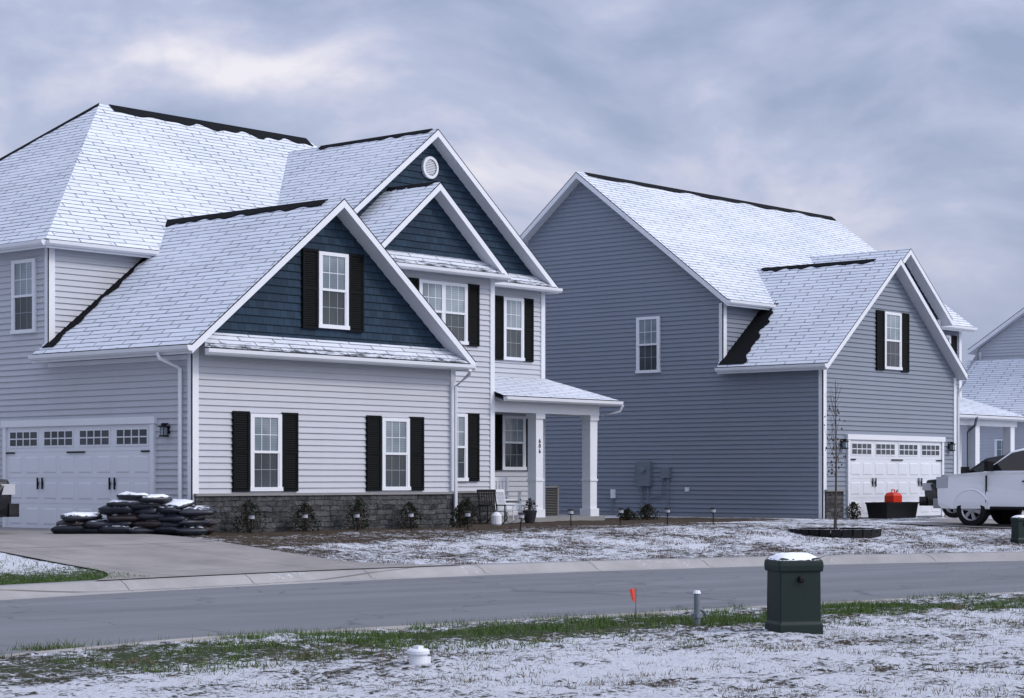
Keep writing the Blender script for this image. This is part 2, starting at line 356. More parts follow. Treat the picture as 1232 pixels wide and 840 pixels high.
dspout(d,[(-.42,.55,3.5),(-.42,.5,3.4),(-.09,.28,3.2),(-.09,.28,.1),(-.3,.28,.02)])
dspout(d,[(7.45,-.5,3.45),(7.52,-.4,3.35),(7.36,-.15,3.1),(7.36,-.15,.1)])
dspout(d,[(15.62,1.62,2.95),(15.6,1.7,2.8),(15.25,2.2,2.62),(15.2,2.2,.1)])
d.build('downspouts',H)
wi=MB()
F0,F2,F3,W0=FR(0),FR(2.05),FR(3.45),LF(0)
window(wi,F0,1.43,2.27,.83,2.36); window(wi,F0,5.15,5.99,.83,2.36); window(wi,F0,3.3,4.15,4.19,5.75)
window(wi,F2,8.44,10.1,4.26,5.68,2); window(wi,F2,8.44,10.1,1.02,2.60,2)
window(wi,F3,13.0,13.78,4.09,5.66); window(wi,F3,12.95,13.85,1.3,2.66)
window(wi,W0,5.02,5.85,4.15,5.69); window(wi,W0,10.2,11.0,4.15,5.69)
wi.build('windows',H)
sh=MB()
for a in (.98,2.29,4.70,6.01): shutter(sh,F0,a,a+.43,.80,2.40)
for a in (2.85,4.17): shutter(sh,F0,a,a+.43,4.14,5.78)
shutter(sh,F2,10.12,10.52,4.22,5.70);shutter(sh,F2,10.12,10.52,1.0,2.62);shutter(sh,F2,8.0,8.42,4.22,5.70)
for a in (12.62,13.8): shutter(sh,F3,a,a+.36,4.06,5.68)
for a in (12.6,13.87): shutter(sh,F3,a,a+.33,1.27,2.68)
sh.build('shutters',H)
g=MB(); garage(g,LF(0),1.1,6.15,2.15); g.build('garage_door',H)
x=MB(); lantern(x,LF(0),.72,2.02); x.build('wall_lantern',H)
x=MB()
cx,cz=10.3,8.62
for r0,r1,n in ((0,.2,.04),(.2,.27,.08)):
    for k in range(28):
        a0,a1=2*math.pi*k/28,2*math.pi*(k+1)/28
        x.face([F3(cx+r0*math.cos(a0),cz+r0*math.sin(a0),n),F3(cx+r1*math.cos(a0),cz+r1*math.sin(a0),n),F3(cx+r1*math.cos(a1),cz+r1*math.sin(a1),n),F3(cx+r0*math.cos(a1),cz+r0*math.sin(a1),n)],'white')
        if r1>.25: x.face([F3(cx+r1*math.cos(a0),cz+r1*math.sin(a0),n),F3(cx+r1*math.cos(a1),cz+r1*math.sin(a1),n),F3(cx+r1*math.cos(a1),cz+r1*math.sin(a1),0),F3(cx+r1*math.cos(a0),cz+r1*math.sin(a0),0)],'white')
for k in range(-4,5):
    z=cz+k*.04; hw=math.sqrt(max(0,.2**2-(k*.04)**2)); x.face([F3(cx-hw,z,.07),F3(cx+hw,z,.07),F3(cx+hw,z+.03,.045),F3(cx-hw,z+.03,.045)],'white')
x.build('gable_vent',H)
p=MB()
p.bx(11.05,15.3,1.95,3.45,-.2,.1,'concw')
for u0 in (12.72,14.86):
    p.bx(u0,u0+.27,2.08,2.35,.1,2.68,'white'); p.bx(u0-.04,u0+.31,2.04,2.39,.1,.3,'white'); p.bx(u0-.04,u0+.31,2.04,2.39,2.55,2.68,'white')
    p.bx(u0-.02,u0+.29,2.06,2.37,1.0,1.05,'white')
p.bx(11.06,15.17,2.03,2.4,2.68,2.96,'white'); p.bx(14.82,15.17,2.4,3.44,2.68,2.96,'white')
p.bx(11.06,15.3,2.0,3.41,2.965,3.0,'soffit')
p.build('porch',H)
p=MB(); p.bx(11.2,12.1,3.38,3.45,.1,2.2,'white'); p.bx(11.34,11.96,3.37,3.379,.45,2.02,'glassl'); p.bx(11.1,11.2,3.36,3.45,.1,2.3,'white'); p.bx(12.1,12.2,3.36,3.45,.1,2.3,'white'); p.bx(11.1,12.2,3.355,3.45,2.2,2.32,'white'); p.bx(12.0,12.04,3.33,3.38,1.05,1.2,'black')
p.build('front_door',H)
fc=bpy.data.curves.new('house_number','FONT'); fc.body='6\n0\n6'; fc.size=.15; fc.align_x='CENTER'; fc.extrude=.004; fc.materials.append(M['black']); fc.space_line=.85
fo=bpy.data.objects.new('house_number',fc); fo.location=(12.855,2.07,1.95); fo.rotation_euler=(math.radians(90),0,0); scene.collection.objects.link(fo); fo.parent=H
# ================================================================= HOUSE 2
G=empty('two_story_house'); sid='siding2'
w=MB(); U=20.42
siding(w,LF(U),[(-1.36,-.05),(1.86,-.05),(1.86,4.05),(-1.36,4.05)],sid)
siding(w,LF(U),[(1.86,-.05),(8.9,-.05),(8.9,5.0),(1.86,5.0)],sid)
siding(w,LF(U),[(1.86,5.0),(8.9,5.0),(8.9,8.25),(6.83,9.8),(1.86,6.1)],sid)
siding(w,FR(-1.36),[(U,-.05),(27.5,-.05),(27.5,4.05),(U,4.05)],sid)
siding(w,FR(-1.36),[(U,4.05),(27.5,4.05),(23.87,7.0)],sid)
siding(w,FR(1.86),[(U,3.5),(33.7,3.5),(33.7,6.0),(U,6.0)],sid)
siding(w,FR(1.86),[(27.5,0),(33.7,0),(33.7,3.5),(27.5,3.5)],sid)
siding(w,FR(.95),[(26,0),(30.7,0),(30.7,6.0),(26,6.0)],sid)
siding(w,FR(.95),[(26,6.0),(30.7,6.0),(28.4,7.85)],'blue',.16,.02)
siding(w,RT(27.5),[(-1.36,-.1),(1.86,-.1),(1.86,4),(-1.36,4)],sid)
siding(w,RT(30.7),[(.95,-.1),(1.86,-.1),(1.86,6),(.95,6)],sid)
siding(w,RT(33.7),[(1.86,-.1),(8.9,-.1),(8.9,8.2),(6.83,9.8),(1.86,6)],sid)
siding(w,BK(8.9),[(U,-.1),(33.7,-.1),(33.7,8.2),(U,8.2)],sid)
w.build('walls',G)
r=MB()
roof(r,[(20.1,-1.7,4.12),(20.1,1.84,4.12),(23.87,2.7+.6,7.18),(23.87,-1.7,7.18)],[0,1,3],(0,1))
roof(r,[(27.65,-1.7,4.12),(27.65,1.9,4.12),(23.87,3.3,7.18),(23.87,-1.7,7.18)],[0,3],(0,1))
roof(r,[(20.1,1.5,5.98),(34.0,1.5,5.98),(34.0,6.83,9.98),(20.1,6.83,9.98)],[0,1,3],(1,0))
roof(r,[(20.1,9.15,8.15),(34.0,9.15,8.15),(34.0,6.83,9.98),(20.1,6.83,9.98)],[0,1,3],(1,0))
roof(r,[(25.9,.6,6.0),(28.4,.6,8.0),(28.4,4.3,8.0),(25.9,1.6,6.0)],[0,3],(0,1))
roof(r,[(30.95,.6,6.0),(28.4,.6,8.0),(28.4,4.3,8.0),(30.95,1.6,6.0)],[0,3],(0,1))
roof(r,[(27.6,-.3,3.03),(34.2,-.3,3.03),(33.4,1.84,3.75),(27.6,1.84,3.75)],[0,3],(1,0),'roof',.16)
roof(r,[(34.2,-.3,3.03),(34.2,1.84,3.03),(33.4,1.84,3.75)],[0],(0,1),'roof',.16)
ridge(r,(23.87,-.9,7.18),(23.87,2.9,7.18),[(-1,0),(1,0)],[.8,.8],.12)
ridge(r,(20.5,6.83,9.98),(33.9,6.83,9.98),[(0,-1),(0,1)],[.75,.75],.17)
strip(r,(20.15,1.84,4.17),(22.4,1.84,5.98),(0,-1,0),.5,.85)
gutter(r,(20.1,-1.7,4.09),(20.1,1.84,4.09),(-1,0)); gutter(r,(20.1,1.5,5.95),(22.6,1.5,5.95),(0,-1)); gutter(r,(27.6,-.3,3.0),(34.2,-.3,3.0),(0,-1)); gutter(r,(30.9,1.5,5.95),(34,1.5,5.95),(0,-1))
r.build('roof',G)
t=MB()
corner(t,U,-1.36,.0,4.0,-1,-1); corner(t,27.5,-1.36,0,4.0,1,-1); corner(t,U,1.86,4.3,5.9,-1,-1); corner(t,33.7,1.86,0,6,1,-1);corner(t,30.7,.95,0,6,1,-1)
t.box(LF(U),-1.2,8.9,-.35,.04,0,.04,'concw'); t.box(FR(-1.36),26.9,27.4,-.35,.04,0,.04,'concw')
stonebase(t,FR(-1.36),U+.02,21.3,.72); 
for u0 in (31.1,33.4): t.bx(u0,u0+.27,-.1,.17,0,2.75,'white')
t.bx(27.6,33.8,-.12,.2,2.7,2.9,'white'); t.bx(27.5,34,-.3,1.86,-.25,.1,'concw')
t.tube([(27.7,-1.6,3.9),(27.62,-1.45,3.6),(27.6,-1.42,3.4),(27.6,-1.42,.1)],.045,'white',6)
t.tube([(30.6,-.42,2.95),(30.7,-.3,2.7),(31.0,.1,2.5),(31.0,.1,.1)],.045,'grey',6)
t.build('trim',G)
x=MB()
window(x,LF(U),4.0,4.83,4.08,5.65); window(x,FR(-1.36),23.48,24.38,4.11,5.68); window(x,FR(1.86),32.2,33.0,4.1,5.66)
window(x,FR(.95),28.0,29.6,4.2,5.6,2); window(x,FR(1.86),31.7,33.1,1.0,2.5,2)
x.bx(28.1,29.1,.90,.95,.1,2.2,'shutter')
shutter(x,FR(-1.36),23.06,23.46,4.05,5.7);shutter(x,FR(-1.36),24.4,24.8,4.05,5.7);shutter(x,FR(1.86),31.75,32.18,4.1,5.68);shutter(x,FR(1.86),33.02,33.4,4.1,5.68)
x.build('windows',G)
g=MB(); garage(g,FR(-1.36),21.55,26.75,2.12); lantern(g,FR(-1.36),27.12,2.0); lantern(g,FR(-1.36),21.3,2.0); g.build('garage_door',G)
m=MB(); f=LF(U)
m.box(f,4.28,4.72,.85,1.55,0,.17,'grey'); m.box(f,4.74,4.84,1.0,1.45,0,.12,'grey'); m.box(f,3.62,3.92,1.08,1.38,0,.12,'grey'); m.box(f,3.0,3.12,.7,.82,0,.06,'white')
m.box(f,5.6,5.75,.5,.75,0,.08,'white')
m.tube([(U-.17,4.5,1.32),(U-.24,4.5,1.32)],.09,'glassu',14)
for q,h in ((4.4,.85),(4.62,.85),(3.7,1.08),(5.7,.5)): m.tube([(U-.08,q,h),(U-.08,q,-.1)],.025,'grey',6)
m.tube([(U-.08,3.85,1.08),(U-.08,3.9,.6),(U-.08,4.3,.5)],.02,'grey',6)
m.build('electric_meter',G)
# ================================================================= HOUSE 3
K=empty('two_story_house'); w=MB(); sid='siding3'
M['siding3']=siding_mat('pale_grey_siding',(.42,.45,.50))
siding(w,LF(49),[(-1.5,0),(9.35,0),(9.35,6.3),(-1.5,6.3)],sid)
siding(w,LF(49),[(-1.5,6.3),(9.35,6.3),(4,9.75)],sid)
siding(w,FR(-1.5),[(49,0),(62,0),(62,6.3),(49,6.3)],sid); siding(w,RT(62),[(-1.5,0),(9.35,0),(9.35,6.3),(-1.5,6.3)],sid); siding(w,RT(62),[(-1.5,6.3),(9.35,6.3),(4,9.75)],sid)
siding(w,BK(9.35),[(45.9,0),(62,0),(62,6.3),(49,6.3),(45.9,3.5)],sid)
siding(w,LF(45.9),[(-2.5,0),(9.35,0),(9.35,3.5),(-2.5,3.5)],sid); siding(w,FR(-2.5),[(45.9,0),(51.5,0),(51.5,3.4),(48.7,5.6),(45.9,3.4)],sid)
w.build('walls',K)
r=MB()
roof(r,[(45.55,-2.9,3.5),(45.55,9.7,3.5),(48.7,9.7,5.85),(48.7,-2.9,5.85)],[0,1,3],(0,1)); roof(r,[(51.8,-2.9,3.5),(51.8,9.7,3.5),(48.7,9.7,5.85),(48.7,-2.9,5.85)],[0,3],(0,1))
roof(r,[(48.7,-1.9,6.2),(62.3,-1.9,6.2),(62.3,4,9.9),(48.7,4,9.9)],[0,1,3],(1,0)); roof(r,[(48.7,9.7,6.3),(62.3,9.7,6.3),(62.3,4,9.9),(48.7,4,9.9)],[0,1,3],(1,0))
ridge(r,(48.8,4,9.9),(62,4,9.9),[(0,-1),(0,1)],[.65,.65],.16)
gutter(r,(45.55,-2.9,3.47),(45.55,9.7,3.47),(-1,0)); r.build('roof',K)
x=MB(); corner(x,45.9,-2.5,0,3.4,-1,-1); corner(x,49,9.35,5.8,6.2,-1,1); window(x,LF(49),5.4,6.2,6.2,7.4); window(x,LF(45.9),6.2,7.0,1.1,2.6); window(x,LF(45.9),3.0,3.8,1.1,2.6); x.build('windows',K)
g=MB(); garage(g,FR(-2.5),46.3,51.1,2.12); g.build('garage_door',K)
# ================================================================= terrain & road
P0=np.array((.37,-7.88)); D_=np.array((.9837,-.1816)); N_=np.array((.1816,.9837))
def ts(u,v): return (u-P0[0])*D_[0]+(v-P0[1])*D_[1],(u-P0[0])*N_[0]+(v-P0[1])*N_[1]
def uv_(t,s): return P0[0]+t*D_[0]+s*N_[0],P0[1]+t*D_[1]+s*N_[1]
def gf(t):
    a=np.abs(t); return np.where(a<10,.2-.015*a*a,.2-1.5-.3*(np.minimum(a,50)-10))
def nf(t): return np.minimum(-9.6,gf(t)-7.8)
def hsm(e):
    x=np.clip(e/7.,0,1); return -.42+.42*(x*x*(3-2*x))
def dip(u,v): return -.13*np.exp(-((u-19.3)/4.5)**2-((v+8.5)/4.0)**2)
def drive_mask(u,v):
    m=((u>-9)&(u<0)&(v>.3)&(v<8))|((u>-9)&(u<-1.65)&(v>-2.35)&(v<=.3))|((u>-6.25)&(u<-1.65)&(v<=-2.3))|((u>21.0)&(u<27.2)&(v<-1.3))|((u>46.2)&(u<51.2)&(v<-2.4))|((u>17.9)&(u<21.1)&(v<-4.9)&(v>-13))
    return m
tf=np.concatenate([-np.geomspace(400,30,18),np.arange(-29,-14,.3),np.arange(-14,14,.09),np.arange(14,36,.25),np.geomspace(36,500,20)])
sf=np.concatenate([-np.geomspace(200,24,10),np.arange(-23,-19,.4),np.arange(-19,-9,.07),np.arange(-9,-2.6,1.2),np.arange(-2.6,10,.10),np.arange(10,24,.5),np.geomspace(24,600,16)])
T,S=np.meshgrid(tf,sf,indexing='ij'); U_,V_=uv_(T,S)
eF=S-gf(T); eN=nf(T)-S
Z=np.full(T.shape,-.66)
far=eF>.3; near=eN>.02
Z[far]=hsm(eF[far])+dip(U_[far],V_[far])*np.clip((eF[far]-.3)/2,0,1); Z[near]=-.5+.05*np.clip(eN[near]/3,0,1)
dm=drive_mask(U_,V_)&far&(eF>.2)
flat=Z.ravel(); uf=U_.ravel();vf=V_.ravel()
act=((far|near)&~dm&(np.abs(T)<40)&(S<26)&(S>-24)).ravel()
amp=np.where(near.ravel(),.055,.03)
for i in np.nonzero(act)[0]:
    n=noise.noise((uf[i]*.9,vf[i]*.9,0))*.5+noise.noise((uf[i]*3.3,vf[i]*3.3,5))*.4+noise.noise((uf[i]*7.5,vf[i]*7.5,9))*.5
    flat[i]+=amp[i]*n
Z=flat.reshape(T.shape); Z[dm]-=.07
cov=np.full(T.shape,.0); grn=np.full(T.shape,.1)
ea=np.exp(-((eN-1.5)/1.1)**2)*(.8+.35*np.sin(T*.9)*np.sin(T*.37+1))
grn=np.where(near,np.clip(.25+ea*.75,0,1),grn); cov=np.where(near,.05-.16*ea,cov)
bed=(V_>-1.5-.25*np.sin(U_*1.3))&(V_<3.5)&(U_>-.6)&(U_<19)&far
cov=np.where(far,.02,cov); cov=np.where(bed,-.35,cov)
cov=np.where(far&(V_>-3.4)&~bed&(U_<14),-.06,cov)
isl=(U_<-6.2)&far&(V_<-2.3); cov=np.where(isl,.07-.27*np.exp(-(eF/1.7)**2),cov); grn=np.where(isl,.95,grn)
cov=np.where(far&(V_>3.5),.1,cov)
nt_,ns_=T.shape
verts=np.stack([U_.ravel(),V_.ravel(),Z.ravel()],1)
idx=np.arange(nt_*ns_).reshape(nt_,ns_)
faces=np.stack([idx[:-1,:-1].ravel(),idx[1:,:-1].ravel(),idx[1:,1:].ravel(),idx[:-1,1:].ravel()],1)
me=bpy.data.meshes.new('ground'); me.from_pydata(verts.tolist(),[],faces.tolist())
for nm,ar in (('cov',cov),('grn',grn)):
    at=me.attributes.new(nm,'FLOAT','POINT'); at.data.foreach_set('value',ar.ravel().astype(np.float32))
me.polygons.foreach_set('use_smooth',[True]*len(me.polygons))
m,nt,b=newmat('snowy_grass_ground'); tc=N(nt,'ShaderNodeTexCoord').outputs['Object']
ac=N(nt,'ShaderNodeAttribute',attribute_name='cov').outputs['Fac']; ag=N(nt,'ShaderNodeAttribute',attribute_name='grn').outputs['Fac']
n1=noise_(nt,tc,.55,4,.6); n2=noise_(nt,tc,5.5,5,.75); n3=noise_(nt,tc,22,5,.75)
v=math_(nt,'ADD',math_(nt,'ADD',math_(nt,'MULTIPLY',n1,.4),math_(nt,'MULTIPLY',n2,.6)),math_(nt,'ADD',math_(nt,'MULTIPLY',n3,.3),ac))
k=ramp(nt,v,.61,.67)
soil=mix(nt,n3,(.018,.012,.010),(.10,.07,.052)); soil=mix(nt,math_(nt,'MULTIPLY',ramp(nt,n2,.45,.7),.7),soil,(.13,.095,.068))
gr=mix(nt,n3,(.015,.028,.010),(.07,.115,.035)); base=mix(nt,math_(nt,'MULTIPLY',ag,.95),soil,gr)
snw=mix(nt,n3,(.58,.63,.71),(.84,.87,.92))
L(nt,mix(nt,k,base,snw),b.inputs['Base Color']); b.inputs['Roughness'].default_value=.85; b.inputs['Specular IOR Level'].default_value=.2
bump(nt,b,math_(nt,'ADD',math_(nt,'MULTIPLY',k,.8),math_(nt,'MULTIPLY',n3,1.1)),1.0,.06)
me.materials.append(m); go=bpy.data.objects.new('ground',me); scene.collection.objects.link(go)
def hground(u,v):
    t,s=ts(u,v); e=float(s-gf(np.array(t)))
    if e>.3: return float(hsm(np.array(e)))+float(dip(u,v))*min(1,max(0,(e-.3)/2))
    en=float(nf(np.array(t))-s); return -.5+.05*min(1,max(0,en/3))
def sheet(name,rows,mat,parent=None):
    me=bpy.data.meshes.new(name); nv=len(rows[0]); V=[p for r in rows for p in r]
    F=[(i*nv+j,(i+1)*nv+j,(i+1)*nv+j+1,i*nv+j+1) for i in range(len(rows)-1) for j in range(nv-1)]
    me.from_pydata(V,[],F); me.materials.append(mat); me.polygons.foreach_set('use_smooth',[True]*len(F))
    o=bpy.data.objects.new(name,me); scene.collection.objects.link(o)
    if parent: o.parent=parent
    return o
m,nt,b=newmat('asphalt'); tc=N(nt,'ShaderNodeTexCoord').outputs['Object']
mp=N(nt,'ShaderNodeMapping'); mp.inputs['Rotation'].default_value=(0,0,math.radians(10.5)); L(nt,tc,mp.inputs[0])
st=noise_(nt,mp.outputs[0],1.0,5,.6,(.06,1.1,1)); fi=noise_(nt,tc,60,4,.8); la=noise_(nt,mp.outputs[0],1,5,.6,(.25,.6,1))
c=mix(nt,fi,(.075,.082,.094),(.15,.16,.175)); c=mix(nt,math_(nt,'MULTIPLY',ramp(nt,st,.35,.7),.5),c,(.21,.22,.24)); c=mix(nt,math_(nt,'MULTIPLY',ramp(nt,la,.5,.75),.4),c,(.06,.065,.073))
vo=N(nt,'ShaderNodeTexVoronoi',feature='DISTANCE_TO_EDGE'); vo.inputs['Scale'].default_value=.35; 
wv=N(nt,'ShaderNodeVectorMath',operation='MULTIPLY_ADD'); nn=N(nt,'ShaderNodeTexNoise'); nn.inputs['Scale'].default_value=1.4; L(nt,tc,nn.inputs[0]); L(nt,nn.outputs['Color'],wv.inputs[0]); wv.inputs[1].default_value=(1.2,1.2,0); L(nt,tc,wv.inputs[2]); L(nt,wv.outputs[0],vo.inputs['Vector'])
cr=ramp(nt,vo.outputs['Distance'],.004,.012,(1,1,1,1),(0,0,0,1)); c=mix(nt,math_(nt,'MULTIPLY',cr,.5),c,(.025,.025,.027))
L(nt,c,b.inputs['Base Color']); b.inputs['Roughness'].default_value=.68; bump(nt,b,fi,.35,.01); ASPH=m
def conc(name,c0,c1,snowk,joint=3.0):
    m,nt,b=newmat(name); tc=N(nt,'ShaderNodeTexCoord').outputs['Object']
    f=noise_(nt,tc,1.1,5,.65); f2=noise_(nt,tc,35,4,.75)
    c=mix(nt,ramp(nt,f,.3,.7),c0,c1); c=mix(nt,math_(nt,'MULTIPLY',f2,.35),c,tuple(x*.6 for x in c0))
    br=N(nt,'ShaderNodeTexBrick'); br.offset=0; L(nt,tc,br.inputs['Vector']); br.inputs['Scale'].default_value=1; br.inputs['Brick Width'].default_value=joint;br.inputs['Row Height'].default_value=joint;br.inputs['Mortar Size'].default_value=.012
    c=mix(nt,math_(nt,'MULTIPLY',br.outputs['Fac'],.7),c,(.05,.048,.045))
    if snowk is not None:
        s=math_(nt,'ADD',math_(nt,'MULTIPLY',noise_(nt,tc,.8,5,.7),.45),math_(nt,'MULTIPLY',noise_(nt,tc,9,5,.75),.55)); c=mix(nt,math_(nt,'MULTIPLY',ramp(nt,s,snowk,snowk+.1),.7),c,(.68,.72,.79))
    L(nt,c,b.inputs['Base Color']); b.inputs['Roughness'].default_value=.85; bump(nt,b,f2,.3,.008); return m
CONC=conc('driveway_concrete',(.19,.182,.178),(.31,.295,.285),None); CURB=conc('curb_concrete',(.25,.25,.25),(.37,.365,.36),.58,2.4)
tt=np.concatenate([-np.geomspace(400,30,12),np.arange(-28,30,.5),np.geomspace(30.5,500,20)])
rows=[]
for t0 in tt:
    a=float(nf(np.array(t0)))+.3; bb=float(gf(np.array(t0)))-.45
    rows.append([(*uv_(t0,a+(bb-a)*k/10),-.55+.04*(1-(2*k/10-1)**2)) for k in range(11)])
sheet('road',rows,ASPH)
rows=[]
for t0 in tt:
    a=float(gf(np.array(t0))); rows.append([(*uv_(t0,a+o),z) for o,z in ((-.47,-.70),(-.47,-.545),(-.1,-.56),(0,-.54),(.1,-.46),(.2,-.415),(.36,-.40),(.37,-.7))])
sheet('curb',rows,CURB)
rows=[]
for t0 in tt:
    a=float(nf(np.array(t0))); rows.append([(*uv_(t0,a+o),z) for o,z in ((.32,-.7),(.32,-.545),(.15,-.54),(0.0,-.49),(-.12,-.475),(-.13,-.7))])
sheet('curb',rows,CURB)
def vfor(u,e):
    v=-8.
    for _ in range(8):
        t,s=ts(u,v); v=P0[1]+(e+float(gf(np.array(t)))-(u-P0[0])*N_[0])/N_[1]
    return v
DR=empty('driveway')
def dstrip(name,uL,uR,vend,parent):
    rows=[]
    for e in list(np.linspace(.22,2.0,12))+list(np.linspace(2.3,12,30)):
        fl=1.3*max(0,1-(e-.2)/1.8)**2; row=[]
        for k in range(13):
            u=uL-fl+(uR-uL+2*fl)*k/12; v=min(vfor(u,e),vend); row.append((u,v,hground(u,v)+.022 if e>.3 else -.397))
        rows.append(row)
    sheet(name,rows,CONC,parent)
dstrip('approach',-6.4,-1.5,-2.4,DR)
def pad(name,u0,u1,v0,v1,dz,parent):
    rows=[[(u,v,hground(u,v)+dz) for v in np.linspace(v0,v1,24)] for u in np.linspace(u0,u1,24)]; sheet(name,rows,CONC,parent)
pad('parking_pad',-9.2,-.03,.2,8.2,.026,DR); pad('turning_pad',-9.2,-1.5,-2.5,.2,.026,DR)
DR2=empty('driveway'); dstrip('approach',20.9,27.3,-1.4,DR2); pad('side_pad',17.8,20.95,-13,-4.8,.026,DR2)
DR3=empty('driveway'); dstrip('approach',46.1,51.3,-2.55,DR3)
# ---------------------------------------------------------------- grass blades
def blades(name,pts,hmin,hmax,wd,c0,c1):
    n=len(pts); a=np.random.rand(n)*6.283; h=hmin+(hmax-hmin)*np.random.rand(n)**1.6; lean=np.random.rand(n)*1.1*h; la=np.random.rand(n)*6.283
    P=np.array(pts); dx=np.cos(a)*wd/2; dy=np.sin(a)*wd/2
    V=np.zeros((n,3,3)); V[:,0]=P+np.stack([dx,dy,0*a],1); V[:,1]=P-np.stack([dx,dy,0*a],1); V[:,2]=P+np.stack([np.cos(la)*lean,np.sin(la)*lean,h],1)
    me=bpy.data.meshes.new(name); me.from_pydata(V.reshape(-1,3).tolist(),[],[(3*i,3*i+1,3*i+2) for i in range(n)])
    m,nt,b=newmat(name+'_mat'); 
    g=N(nt,'ShaderNodeNewGeometry'); L(nt,mix(nt,g.outputs['Random Per Island'],c0,c1),b.inputs['Base Color']); b.inputs['Roughness'].default_value=.7; b.inputs['Specular IOR Level'].default_value=.2
    me.materials.append(m); o=bpy.data.objects.new(name,me); scene.collection.objects.link(o); return o
pg=[];pb=[]
while len(pg)<44000:
    t0=random.uniform(-14,8); en=abs(random.gauss(1.4,1.15)); s0=float(-9.6)-en; 
    u,v=uv_(t0,s0); n=noise.noise((u*.8,v*.8,3))+.8*noise.noise((u*2.6,v*2.6,3))
    if n+ .32*math.exp(-((en-1.4)/1.0)**2)-.12>random.random()*.6: pg.append((u,v,hground(u,v)-.015))
while len(pb)<42000:
    t0=random.uniform(-14,6); s0=random.uniform(-18.5,-9.7); u,v=uv_(t0,s0)
    if noise.noise((u*1.2,v*1.2,8))+.7*noise.noise((u*4,v*4,8))+.12>random.random()*.8: pb.append((u,v,hground(u,v)-.015))
blades('grass',pg,.025,.11,.009,(.022,.05,.012),(.10,.17,.04))
blades('dormant_grass',pb,.02,.055,.008,(.055,.043,.028),(.22,.18,.11))
pl=[]
while len(pl)<24000:
    t0=random.uniform(-4,20); e=random.uniform(.4,7.5); s0=float(gf(np.array(t0)))+e; u,v=uv_(t0,s0)
    if drive_mask(np.array(u),np.array(v)) or v>-1.3: continue
    if noise.noise((u*1.2,v*1.2,2))+.5*noise.noise((u*4,v*4,8))+.05>random.random()*.8: pl.append((u,v,hground(u,v)-.01))
blades('dormant_grass',pl,.03,.06,.012,(.04,.026,.020),(.15,.105,.075))
pi=[]
while len(pi)<14000:
    u=random.uniform(-16,-6.4); v=random.uniform(-11,-2.6); t0,s0=ts(u,v); e=s0-float(gf(np.array(t0)))
    if e<.4: continue
    if math.exp(-(e/1.8)**2)+.04>random.random(): pi.append((u,v,hground(u,v)-.01))
blades('grass',pi,.03,.08,.012,(.025,.055,.013),(.10,.18,.045))
# ---------------------------------------------------------------- vehicles
M['paintw']=simple('white_car_paint',(.80,.82,.85),.25,.03,1,spec=.6)
M['paintd']=simple('dark_car_paint',(.010,.011,.014),.22,.1,1,spec=.6)
M['tire']=simple('tire_rubber',(.012,.012,.013),.85,.2,8,spec=.2)
M['rim']=simple('alloy_rim',(.35,.36,.38),.35,.1,4,metal=.8)
M['carglass']=simple('car_glass',(.01,.013,.016),.06,.1,1,spec=.6)
M['lamp']=simple('headlamp_lens',(.4,.42,.45),.1,.1,5,spec=.8)
M['tail']=simple('tail_lamp_red',(.35,.02,.015),.15,.1,5,spec=.8)
def wheel(mb,x,yo,side,r,w=.26):
    def ring(rad,y,n=32): return [(x+rad*math.cos(2*math.pi*k/n),y,r+rad*math.sin(2*math.pi*k/n)) for k in range(n)]
    y0=yo;y1=yo-side*w
    prof=[(r*.62,y0-side*.03),(r*.70,y0),(r*.93,y0-side*.005),(r,y0-side*.05),(r,y1+side*.05),(r*.93,y1),(r*.6,y1)]
    R=[ring(a,b) for a,b in prof]
    for i in range(len(R)-1):
        for k in range(32): mb.face([R[i][k],R[i][(k+1)%32],R[i+1][(k+1)%32],R[i+1][k]],'tire',smooth=True)
    A=ring(r*.64,y0-side*.02);B=ring(r*.57,y0-side*.05);C=ring(r*.57,y0-side*.13)
    for k in range(32):
        mb.face([A[k],A[(k+1)%32],B[(k+1)%32],B[k]],'rim');mb.face([B[k],B[(k+1)%32],C[(k+1)%32],C[k]],'black')
    mb.face(C,'black')
    for s in range(6):
        a=2*math.pi*s/6+.2; ca,sa=math.cos(a),math.sin(a)
        def pt(rr,tt,y): return (x+rr*ca-tt*sa,y,r+rr*sa+tt*ca)
        yy=y0-side*.035; w0,w1=.035,.05
        q=[pt(.03,-w0,yy),pt(r*.59,-w1,yy),pt(r*.59,w1,yy),pt(.03,w0,yy)]; q2=[(p[0],p[1]-side*.05,p[2]) for p in q]
        mb.face(q,'rim')
        for k in range(4): mb.face([q[k],q[(k+1)%4],q2[(k+1)%4],q2[k]],'rim')
    mb.tube([(x,y0-side*.08,r),(x,y0-side*.015,r)],.06,'rim',12)
